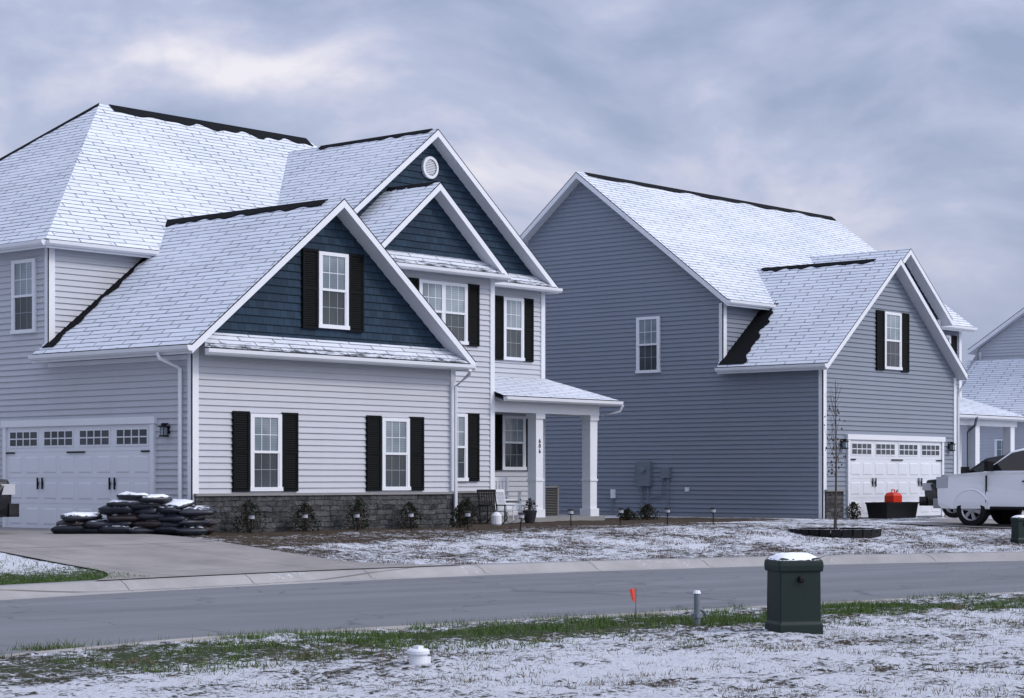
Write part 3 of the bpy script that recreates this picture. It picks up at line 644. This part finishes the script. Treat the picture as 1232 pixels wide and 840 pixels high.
def vehicle(name,loc,rz,prof,cab,wheels,wr,width,paint,truck=False):
    """x forward (nose at x=0, tail negative), y left, z up"""
    V=empty(name,loc,rz); hw=width/2; top=prof
    def arch(cx):
        R=wr*1.2; return [(cx+R*math.cos(a),wr+R*math.sin(a)) for a in np.linspace(-.15,math.pi+.15,19)]
    bot=.32 if not truck else .45
    xt=top[-1][0]; under=[]
    for cx in sorted(wheels): 
        a=arch(cx)[::-1]; a=[(p,max(q,bot)) for p,q in a]; under+=a
    outline=[(xt,bot)]+under+[(top[0][0],bot)]
    mb=MB(); poly=outline+top
    def yv(z,x):
        f=1.0-.06*max(0,(z-.8)/.6)*(.5 if truck else 1)-.05*max(0,(.6-z)/.3)
        nose=min(1,(top[0][0]-x)/.35+.0); tail=min(1,(x-xt)/.3)
        nk=.06 if truck else .10
        f*=(1-nk)+nk*math.sqrt(max(0,min(1,nose))); f*=.96+.04*math.sqrt(max(0,min(1,tail)))
        return hw*f
    for sd in (1,-1):
        mb.face([(x,sd*yv(z,x),z) for x,z in poly],paint)
    n=len(poly)
    for i in range(n):
        (x0,z0),(x1,z1)=poly[i],poly[(i+1)%n]
        a,bv=yv(z0,x0),yv(z1,x1)
        inner='black' if (i< len(outline)) else paint
        segs=6
        for k in range(segs):
            f0,f1=1-2*k/segs,1-2*(k+1)/segs
            crown=lambda f:.03*(1-f*f) if inner==paint else 0
            mb.face([(x0,a*f0,z0+crown(f0)),(x1,bv*f0,z1+crown(f0)),(x1,bv*f1,z1+crown(f1)),(x0,a*f1,z0+crown(f1))],inner,smooth=True)
    body=mb.build('body',V,merge=True)
    bv=body.modifiers.new('bevel','BEVEL'); bv.width=.04; bv.segments=3; bv.limit_method='ANGLE'; bv.angle_limit=math.radians(50)
    c=MB(); zb=min(p[1] for p in cab); zt=max(p[1] for p in cab)
    cy=lambda z: hw*(.95-.18*(z-zb)/(zt-zb))
    for sd in (1,-1): c.face([(x,sd*cy(z),z) for x,z in cab],paint)
    nn=len(cab)
    for i in range(nn):
        (x0,z0),(x1,z1)=cab[i],cab[(i+1)%nn]
        c.face([(x0,cy(z0),z0),(x1,cy(z1),z1),(x1,-cy(z1),z1),(x0,-cy(z0),z0)],paint)
    cb=c.build('cabin',V,merge=True); bm=cb.modifiers.new('bevel','BEVEL'); bm.width=.05; bm.segments=3
    gl=MB(); cx0=sum(p[0] for p in cab)/nn; cz0=(zb+zt)/2+.01
    P=[(p[0]*.92+cx0*.08,max(zb+.06,p[1]*.82+cz0*.18)) for p in cab]; xa,xb=min(p[0] for p in P),max(p[0] for p in P); mid=xa+(xb-xa)*.48
    def clipx(poly,x,above):
        sw=[(p[1],p[0]) for p in poly]; o=clip(sw,x,above); return [(p[1],p[0]) for p in o]
    for pc in (clipx(P,mid+.04,True),clipx(P,mid-.04,False)):
        if len(pc)>2:
            for sd in (1,-1): gl.face([(x,sd*(cy(z)+.006),z) for x,z in pc],'carglass')
    (x0,z0),(x1,z1)=cab[0],cab[1]
    l=lambda t:(x0+(x1-x0)*t+.02,z0+(z1-z0)*t+.015)
    a,b2=l(.08),l(.93); gl.face([(a[0],cy(a[1])*.92,a[1]),(b2[0],cy(b2[1])*.92,b2[1]),(b2[0],-cy(b2[1])*.92,b2[1]),(a[0],-cy(a[1])*.92,a[1])],'carglass')
    gl.build('windows',V)
    d=MB()
    for cx in wheels:
        for sd in (1,-1): wheel(d,cx,sd*(hw-.01),sd,wr)
    d.build('wheels',V)
    e=MB(); x0=top[0][0]; gz=.85 if truck else .62; lz0,lz1=(.52,.80) if truck else (.42,.62)
    e.bx(x0-.02,x0+.06,-hw*.60,hw*.60,bot+.32,bot+gz,'black')
    q=bot+.36
    while q<bot+gz-.03: e.bx(x0+.05,x0+.075,-hw*.6,hw*.6,q,q+.035,'rim'); q+=.09
    e.bx(x0-.08,x0+.14,-hw*.93,hw*.93,bot+.0,bot+.25,'rim' if truck else paint)
    for sd in (1,-1):
        ya,yb=sorted((sd*hw*.62,sd*hw*.945)); e.bx(x0-.28,x0+.04,ya,yb,bot+lz0,bot+lz1,'lamp')
        ya,yb=sorted((sd*hw*.80,sd*(hw*.985))); e.bx(xt-.02,xt+.1,ya,yb,bot+.35,bot+.85,'tail')
        mx=cab[0][0]-.30; ya,yb=sorted((sd*hw*.98,sd*(hw+.24))); e.bx(mx-.06,mx+.06,ya,yb,zb+.05,zb+.30,'black' if truck else paint)
        for dx in (cab[0][0]-.15,(cab[0][0]+cab[-1][0])/2-.05,cab[-1][0]+.05):
            q0,q1=sorted((sd*hw*.9,sd*(yv(.9,dx)+.003))); e.bx(dx-.008,dx+.008,q0,q1,bot+.15,zb-.05,'black')
        for dx in ((cab[0][0]+cab[-1][0])/2+.12,cab[-1][0]+.25):
            ya,yb=sorted((sd*hw*.92,sd*(yv(zb-.2,dx)+.03))); e.bx(dx-.1,dx+.08,ya,yb,zb-.22,zb-.18,paint if not truck else 'black')
        e.tube([(wheels[0]-wr*1.3,sd*(hw-.03),bot+.02),(wheels[1]+wr*1.3,sd*(hw-.03),bot+.02)],.05,'black',8)
        for cx in wheels:
            R=wr*1.23; e.tube([(cx+R*math.cos(a),sd*(hw*.985),wr+R*math.sin(a)) for a in np.linspace(.05,math.pi-.05,14)],.03,paint,6)
    if truck: e.bx(xt+.06,cab[-1][0]-.05,-hw*.82,hw*.82,.95,1.395,'black')
    e.build('fittings',V)
    return V
truck_prof=[(0,.62),(.03,1.05),(0,1.24),(-.25,1.30),(-1.25,1.37),(-3.9,1.39),(-3.95,1.37),(-5.85,1.38),(-5.88,.75)]
truck_cab=[(-1.22,1.34),(-1.95,1.89),(-2.25,1.96),(-3.65,1.95),(-3.92,1.36)]
tv=vehicle('pickup_truck',(19.6,-5.75,hground(19.6,-8)+.03),math.radians(90),truck_prof,truck_cab,[-.95,-4.63],.42,2.03,'paintw',True); tv.scale=(.96,.96,.96)
suv_prof=[(0,.55),(.02,.85),(-.1,1.02),(-1.2,1.12),(-4.55,1.15),(-4.7,1.05),(-4.72,.5)]
suv_cab=[(-1.05,1.08),(-1.85,1.62),(-2.3,1.70),(-4.1,1.68),(-4.6,1.1)]
vehicle('parked_car',(24.5,-2.55,-.0),math.radians(90),suv_prof,suv_cab,[-.9,-3.75],.36,1.88,'paintd')
vehicle('parked_car',(-3.0,2.5,.02),0,suv_prof,suv_cab,[-.9,-3.75],.36,1.88,'paintd')
# ---------------------------------------------------------------- bag pile
M['bag']=simple('mulch_bag_plastic',(.018,.022,.034),.4,.9,4,snow=.30)
M['bag2']=simple('mulch_bag_plastic_brown',(.03,.022,.024),.4,.8,5,snow=.30)
M['bagt']=simple('mulch_bag_plastic_top',(.02,.024,.034),.4,.8,4,snow=.95)
def pillow(mb,c,sx,sy,sz,rz,mat,tilt=0):
    R=Matrix.Rotation(rz,3,'Z')@Matrix.Rotation(tilt,3,'X'); n,mm=14,7; g=[]
    sd=random.random()*50
    for j in range(mm+1):
        ph=-math.pi/2+math.pi*j/mm; row=[]
        for i in range(n):
            th=2*math.pi*i/n; cp=math.copysign(abs(math.cos(ph))**.5,1); 
            x=math.copysign(abs(math.cos(th))**.45,math.cos(th))*cp; y=math.copysign(abs(math.sin(th))**.45,math.sin(th))*cp; z=math.sin(ph)*(1-.35*(x*x*.5+y*y*.5))
            k=1+.16*noise.noise((x*2+sd,y*2,z*2)); row.append(Vector(c)+R@Vector((x*sx*k,y*sy*k,z*sz*(1+.5*noise.noise((x*1.5+sd,y*1.5,0))))))
        g.append(row)
    for j in range(mm):
        for i in range(n): mb.face([g[j][i],g[j][(i+1)%n],g[j+1][(i+1)%n],g[j+1][i]],mat,smooth=True)
bp=MB(); dirv=Vector((1.5,-1.75,0)).normalized(); c0=Vector((-2.1,.95,0)); perp=Vector((dirv.y,-dirv.x,0))
for layer,(a0,a1) in enumerate(((0,2.45),(.05,2.35),(.15,2.3),(.95,2.3),(1.0,2.2),(1.15,1.9))):
    a=a0
    while a<=a1:
        for q in (-.28,.25):
            if layer>=5 and q<0: continue
            if layer==2 and .55<a<.95: continue
            top_=layer>=4 or (layer==2 and a<1)
            p=c0+dirv*(a+random.uniform(-.08,.08))+perp*(q+random.uniform(-.06,.06)); pillow(bp,(p.x,p.y,.09+layer*.12+random.uniform(-.01,.01)),.34,.25,.09,math.atan2(dirv.y,dirv.x)+random.uniform(-.7,.7),'bagt' if top_ else random.choice(['bag','bag','bag2']),random.uniform(-.22,.22))
        a+=.45
bp.build('mulch_bag_pile',merge=True)
# ---------------------------------------------------------------- plants
M['leafd']=simple('evergreen_leaf',(.014,.022,.012),.7,.6,9,spec=.1)
M['leafb']=simple('winter_leaf',(.045,.025,.018),.8,.6,9,spec=.1)
M['bark']=simple('bark',(.06,.047,.037),.85,.4,14,bumps=.5)
def shrub(loc,r,h,mats=('leafd','leafb'),n=800):
    mb=MB()
    for i in range(9):
        a=random.random()*6.28; rr=random.uniform(.2,.8)*r; mb.tube([(0,0,0),(math.cos(a)*rr*.5,math.sin(a)*rr*.5,h*.5),(math.cos(a)*rr,math.sin(a)*rr,h*random.uniform(.7,1))],[.015,.01,.004],'bark',4,False)
    for i in range(n):
        a=random.random()*6.28; z=random.random()**.9; rr=r*math.sqrt(random.random())*(math.sin(math.pi*min(.97,.3+z*.67))**.8)
        rr*=1+.6*noise.noise((math.cos(a)*2+loc[0],math.sin(a)*2,z*3)); c=Vector((math.cos(a)*rr,math.sin(a)*rr,z*h*(1+.2*noise.noise((a,loc[0],0))))); s=random.uniform(.016,.036)
        x=Vector((random.gauss(0,1),random.gauss(0,1),random.gauss(0,1))).normalized(); y=x.cross(Vector((random.gauss(0,1),random.gauss(0,1),1))).normalized()
        mb.face([c-x*s,c-y*s*.5,c+x*s,c+y*s*.5],random.choices(mats,(5,1))[0])
    return mb.build('shrub',None,(loc[0],loc[1],loc[2]))
for u,v,r_,h_ in ((.95,-.55,.33,.62),(2.5,-.5,.30,.55),(3.95,-.55,.28,.62),(5.55,-.5,.30,.55),(7.0,-.6,.26,.5),(9.3,1.35,.36,.55),(16.1,1.2,.3,.4),(15.4,1.3,.25,.3),(20.9,-2.0,.22,.45),(27.9,-1.9,.3,.5)):
    shrub((u,v,-.02),r_,h_)
def sapling(loc):
    mb=MB(); pts=[(.02*math.sin(z*2),.02*math.cos(z*1.5)-.02,z) for z in np.linspace(-.1,3.3,14)]; rad=[.030-.025*i/13 for i in range(14)]
    mb.tube(pts,rad,'bark',7)
    for i in range(16):
        z=random.uniform(1.4,3.0); a=random.random()*6.28; l=random.uniform(.25,.6)*(1.2-(z-1.5)/3.2); p=Vector((0,0,z)); d=Vector((math.cos(a)*.4,math.sin(a)*.4,1)).normalized()
        q=p+d*l*.5+Vector((0,0,.02)); e=p+d*l+Vector((0,0,.1)); mb.tube([p,q,e],[.007,.005,.002],'bark',4,False)
        for j in range(2):
            a2=random.random()*6.28; s=p.lerp(e,random.uniform(.4,.9)); mb.tube([s,s+Vector((math.cos(a2)*.1,math.sin(a2)*.1,.12))],[.003,.0015],'bark',3,False)
    for i in range(60):
        z=random.uniform(1.2,2.8); a=random.random()*6.28; r_=random.uniform(.03,.24); c=Vector((math.cos(a)*r_,math.sin(a)*r_,z)); s=random.uniform(.02,.04)
        mb.face([c,c+Vector((s,0,-s)),c+Vector((0,s*.3,-s*2)),c+Vector((-s,0,-s))],'leafb')
    mb.tube([(.06,.0,-.1),(.06,0,1.3)],.012,'black',5)
    return mb.build('young_tree',None,loc)
zt=hground(12.04,-6.97); sapling((12.04,-6.97,zt))
M['edging']=simple('dark_edging',(.012,.013,.015),.8,.3,6,snow=.35,spec=.2); M['mulch']=simple('mulch',(.03,.018,.012),.95,.6,20,bumps=1,snow=.1)
rg=MB(); n=26
for k in range(n):
    a0,a1=2*math.pi*k/n,2*math.pi*(k+1)/n
    def c(r,a,z): return (r*math.cos(a)*1.0,r*math.sin(a)*1.0,z)
    a1b=a1-.03
    for (r0,z0,r1,z1,mt) in ((.98,-.15,1.0,.10,'edging'),(1.0,.10,.88,.10,'edging'),(.88,.10,.88,.04,'edging'),):
        rg.face([c(r0,a0,z0),c(r0,a1b,z0),c(r1,a1b,z1),c(r1,a0,z1)],mt)
    rg.face([c(.9,a0,.04),c(.9,a1,.04),c(.1,a1,.09),c(.1,a0,.09)],'mulch')
rg.build('tree_ring_edging',None,(12.04,-6.97,zt))
# ---------------------------------------------------------------- utility pedestal etc
M['green']=simple('green_utility_plastic',(.007,.019,.016),.5,.35,3,bumps=.1,spec=.3)
def loft(mb,secs,mat):
    R=[[(-a,-b,z),(a,-b,z),(a,b,z),(-a,b,z)] for a,b,z in secs]
    for i in range(len(R)-1):
        for k in range(4): mb.face([R[i][k],R[i][(k+1)%4],R[i+1][(k+1)%4],R[i+1][k]],mat)
    mb.face(R[0][::-1],mat); mb.face(R[-1],mat)
def pedestal(loc,rz,s=1):
    E=empty('utility_pedestal',loc,rz)
    a=MB(); loft(a,[(.225*s,.2*s,-.1),(.225*s,.2*s,.1*s),(.21*s,.185*s,.12*s),(.205*s,.18*s,.62*s)],'green'); o=a.build('housing',E,merge=True); b_=o.modifiers.new('b','BEVEL');b_.width=.012;b_.segments=2
    a=MB(); loft(a,[(.225*s,.2*s,.60*s),(.23*s,.205*s,.66*s),(.225*s,.2*s,.71*s),(.19*s,.17*s,.735*s)],'green'); 
    a.bx(-.03,.03,-.2*s-.02,-.17*s,.5*s,.56*s,'black'); o=a.build('lid',E,merge=True); b_=o.modifiers.new('b','BEVEL');b_.width=.015;b_.segments=2
    a=MB(); n=12
    g=[[(-.222*s+.444*s*i/n,-.197*s+.394*s*j/n,.712*s+.065*s*(1-abs(2*i/n-1)**4)*(1-abs(2*j/n-1)**4)+.012*noise.noise((i*.7,j*.7,1))) for j in range(n+1)] for i in range(n+1)]
    for i in range(n):
        for j in range(n): a.face([g[i][j],g[i+1][j],g[i+1][j+1],g[i][j+1]],'snow',smooth=True)
    a.build('snow_cap',E,merge=True); return E
pedestal((-8.82,-19.56,hground(-8.82,-19.56)-.01),math.radians(-35),1.02)
pedestal((14.3,-10.2,hground(14.3,-10.2)),math.radians(-30),.75)
a=MB(); a.tube([(0,0,-.1),(0,0,.33)],.032,'grey',10); a.tube([(0,0,.33),(0,0,.36)],[.04,.03],'snow',10); a.tube([(.0,0,.18),(.09,-.02,.14),(.12,-.03,.1)],.018,'grey',8); a.tube([(.06,.02,-.05),(.06,.02,.2)],.014,'white',8)
a.bx(-.05,.05,-.04,.04,.08,.12,'grey'); a.build('marker_post',None,(-8.47,-18.14,hground(-8.47,-18.14)))
M['flag']=simple('orange_flag_vinyl',(.75,.07,.035),.5,.15,8)
a=MB(); a.tube([(0,0,-.05),(.01,0,.38)],.003,'black',5)
R_=Vector((.6568,-.7541,0)); cols=[]
for k in range(5):
    f=k/4; o=-R_*(.07*f)+Vector((.02*math.sin(f*5),.02*math.cos(f*4),0)); cols.append((Vector((.01,0,.38))+o+Vector((0,0,.005*f-.02*f)),Vector((.01,0,.20))+o*.6+Vector((0,0,.05*f))))
for k in range(4): a.face([cols[k][0],cols[k+1][0],cols[k+1][1],cols[k][1]],'flag')
a.build('marker_flag',None,(-8.57,-17.41,hground(-8.57,-17.41)))
a=MB(); a.tube([(0,0,-.05),(0,0,.10)],.075,'white',20); a.tube([(0,0,.10),(0,0,.125),(0,0,.14)],[.092,.092,.08],'white',20); a.bx(-.03,.03,-.03,.03,.14,.165,'white'); a.tube([(.09,0,-.02),(.09,0,.07)],.04,'white',12)
a.build('cleanout_pipe',None,(-13.85,-19.27,hground(-13.85,-19.27)))
pm=MB(); pm.tube([(0,0,-.1),(0,0,.26)],.013,'black',6); pm.tube([(0,0,.26),(0,0,.28),(0,0,.36),(0,0,.365)],[.05,.055,.055,.085],'black',12); pm.tube([(0,0,.365),(0,0,.38),(0,0,.395)],[.085,.07,.02],'black',12); pm.tube([(0,0,.282),(0,0,.352)],.058,'lamp',12)
pmo=pm.build('path_light')
first=True
for px,dep in ((302,39.5),(368,40.4),(430,41.0),(495,41.6),(563,42.3),(626,42.0),(687,45.0),(746,46.5),(803,47.0),(858,47.5)):
    X=(px-616)/2450*dep; u=-25.72+dep*.7541+X*.6568; v=-30.61+dep*.6568-X*.7541
    o=pmo if first else pmo.copy()
    if not first: scene.collection.objects.link(o)
    first=False; o.location=(u,v,hground(u,v)); o.rotation_euler=(random.uniform(-.06,.06),random.uniform(-.06,.06),0)
M['acm']=simple('ac_metal',(.16,.16,.155),.5,.1,3)
a=MB(); a.bx(-.4,.4,-.4,.4,-.05,.05,'concw'); a.bx(-.36,.36,-.36,.36,.05,.8,'black')
for k in range(16): z=.09+k*.044; a.bx(-.385,.385,-.385,.385,z,z+.014,'acm')
for sx in (-1,1):
    for sy in (-1,1): a.bx(sx*.37-.03,sx*.37+.03,sy*.37-.03,sy*.37+.03,.05,.84,'acm')
a.bx(-.4,.4,-.4,.4,.82,.87,'acm'); a.tube([(0,0,.87),(0,0,.89)],.3,'black',20)
a.build('air_conditioner',None,(16.6,5.3,0))
a=MB()
for x0 in (-.58,.52): 
    a.bx(x0,x0+.06,-.22,-.16,0,.62,'white'); a.bx(x0,x0+.06,.2,.26,0,.98,'white'); a.bx(x0-.01,x0+.07,-.24,.24,.62,.65,'white'); a.bx(x0+.01,x0+.05,-.16,.2,.36,.40,'white')
for k in range(5): a.bx(-.58,.58,-.22+k*.09,-.15+k*.09,.42,.45,'white')
a.bx(-.56,.56,.21,.25,.9,1.0,'white'); a.bx(-.56,.56,.21,.25,.5,.56,'white')
for k in range(10): x0=-.52+k*.113; a.bx(x0,x0+.06,.22,.24,.56,.9,'white')
a.bx(-.55,.55,-.2,-.17,.2,.36,'white')
a.build('porch_bench',None,(12.1,2.75,.1))
def rocker(name,loc,rz,mat):
    a=MB()
    for s in (-.27,.27):
        a.tube([(s,.45*math.sin(q),.5-.5*math.cos(q)) for q in np.linspace(-1.0,1.0,9)],.018,mat,6)
        a.tube([(s,-.22,.08),(s,-.22,.6)],.018,mat,6); a.tube([(s,.2,.08),(s,.25,.5),(s,.36,1.1)],.018,mat,6); a.tube([(s,-.28,.62),(s,.28,.62)],.024,mat,6)
    for k in range(6): a.bx(-.26,.26,-.22+k*.075,-.17+k*.075,.40,.42,mat)
    for k in range(7): x0=-.23+k*.075; a.tube([(x0,.24,.45),(x0,.35,1.05)],.013,mat,5)
    a.bx(-.29,.29,.33,.38,1.05,1.15,mat)
    o=a.build(name,None,loc); o.rotation_euler=(0,0,rz); o.scale=(.85,.85,.7); return o
rocker('rocking_chair',(10.1,1.2,.0),math.radians(-20),'black')
rocker('rocking_chair',(10.8,1.25,.0),math.radians(15),'white')
M['pot']=simple('glazed_pot',(.03,.03,.035),.4,.3,5)
a=MB(); a.tube([(0,0,0),(0,0,.2),(0,0,.3),(0,0,.31)],[.11,.16,.18,.15],'pot',14); a.build('planter_pot',None,(11.1,.9,.0))
shrub((11.1,.9,.28),.18,.3,n=200)
a=MB(); a.tube([(0,0,0),(0,0,.03),(0,0,.22),(0,0,.27),(0,0,.3)],[.10,.12,.12,.08,.04],'white',14); a.tube([(0,0,.3),(0,0,.35)],.035,'grey',8); a.build('propane_tank',None,(9.0,.1,.0))
a=MB(); loft(a,[(.75,.28,0),(.82,.32,.38),(.84,.34,.4),(.84,.34,.43),(.76,.26,.43),(.7,.2,.3)],'black'); o=a.build('storage_trough',None,(22.3,-2.35,.0)); 
M['red']=simple('red_plastic',(.55,.035,.015),.4,.15,6)
a=MB(); loft(a,[(.2,.13,0),(.22,.14,.04),(.22,.14,.2),(.17,.11,.27),(.1,.05,.3)],'red'); a.tube([(-.12,0,.26),(-.08,0,.36),(.06,0,.36),(.1,0,.27)],.018,'red',7); a.tube([(.14,0,.25),(.22,0,.36)],[.03,.015],'black',8)
o=a.build('fuel_can',None,(22.35,-2.35,.40))
# ---------------------------------------------------------------- world
sd=Vector((.42,-.91,0)).normalized(); el=math.radians(38); sunv=Vector((sd.x*math.cos(el),sd.y*math.cos(el),math.sin(el)))
W=bpy.data.worlds.new('World'); scene.world=W; W.use_nodes=True; nt=W.node_tree; nt.nodes.clear()
out=N(nt,'ShaderNodeOutputWorld'); bg=N(nt,'ShaderNodeBackground'); L(nt,bg.outputs[0],out.inputs[0])
tc=N(nt,'ShaderNodeTexCoord').outputs['Generated']
sky=N(nt,'ShaderNodeTexSky',sky_type='NISHITA'); sky.sun_disc=False; sky.sun_elevation=el; sky.sun_rotation=math.atan2(sd.x,sd.y); sky.dust_density=3
wn=N(nt,'ShaderNodeTexNoise'); wn.inputs['Scale'].default_value=5; wn.inputs['Detail'].default_value=2; L(nt,tc,wn.inputs[0])
wa=N(nt,'ShaderNodeVectorMath',operation='MULTIPLY_ADD'); L(nt,wn.outputs['Color'],wa.inputs[0]); wa.inputs[1].default_value=(.10,.10,.06); L(nt,tc,wa.inputs[2]); wc=wa.outputs[0]
n1=noise_(nt,wc,7,5,.52,(1,1,2.4)); n2=noise_(nt,wc,3.0,3,.5,(1,1,2.8)); n3=noise_(nt,wc,24,4,.6,(1,1,1.6))
v=math_(nt,'ADD',math_(nt,'ADD',math_(nt,'MULTIPLY',n1,.54),math_(nt,'MULTIPLY',n2,.34)),math_(nt,'MULTIPLY',n3,.12))
cr=N(nt,'ShaderNodeValToRGB'); E=cr.color_ramp.elements; L(nt,v,cr.inputs[0])
E[0].position=.41;E[0].color=(.27,.325,.47,1);E[1].position=.62;E[1].color=(.76,.73,.78,1)
x=E.new(.465);x.color=(.34,.385,.535,1); x=E.new(.51);x.color=(.41,.445,.60,1); x=E.new(.56);x.color=(.54,.545,.67,1)
sp=N(nt,'ShaderNodeSeparateXYZ'); L(nt,tc,sp.inputs[0])
hz=ramp(nt,sp.outputs[2],.0,.14); c=mix(nt,hz,(.50,.51,.64),cr.outputs[0]); c=mix(nt,.35,cr.outputs[0],c)
sk=N(nt,'ShaderNodeVectorMath',operation='SCALE'); sk.inputs['Scale'].default_value=.02; L(nt,sky.outputs[0],sk.inputs[0])
c=mix(nt,1.0,c,sk.outputs[0],'ADD')
dt=N(nt,'ShaderNodeVectorMath',operation='DOT_PRODUCT'); L(nt,tc,dt.inputs[0]); dt.inputs[1].default_value=sunv
dd=math_(nt,'MULTIPLY',math_(nt,'POWER',math_(nt,'MAXIMUM',dt.outputs['Value'],0.0),2.0),1.3)
zz=math_(nt,'MULTIPLY',math_(nt,'POWER',math_(nt,'MAXIMUM',sp.outputs[2],0.0),2.0),.6)
f=math_(nt,'ADD',math_(nt,'ADD',dd,zz),1.04)
s2=N(nt,'ShaderNodeVectorMath',operation='SCALE'); L(nt,c,s2.inputs[0]); L(nt,f,s2.inputs['Scale'])
L(nt,s2.outputs[0],bg.inputs[0]); bg.inputs[1].default_value=1.0
sl=bpy.data.lights.new('sun','SUN'); sl.energy=1.3; sl.angle=math.radians(12); sl.color=(1,.93,.84)
so=bpy.data.objects.new('sun',sl); so.rotation_euler=(-sunv).to_track_quat('-Z','Y').to_euler(); scene.collection.objects.link(so)
# ---------------------------------------------------------------- camera
cam=bpy.data.cameras.new('camera'); cam.lens=2450/1232*36; cam.sensor_width=36; cam.shift_y=156/1232; cam.clip_end=3000
co=bpy.data.objects.new('camera',cam); co.location=(-25.72,-30.61,1.06); co.rotation_euler=(math.radians(90),0,math.atan2(-.7541,.6568)); scene.collection.objects.link(co)
scene.camera=co
scene.view_settings.view_transform='Standard'; scene.view_settings.look='None'; scene.view_settings.exposure=0
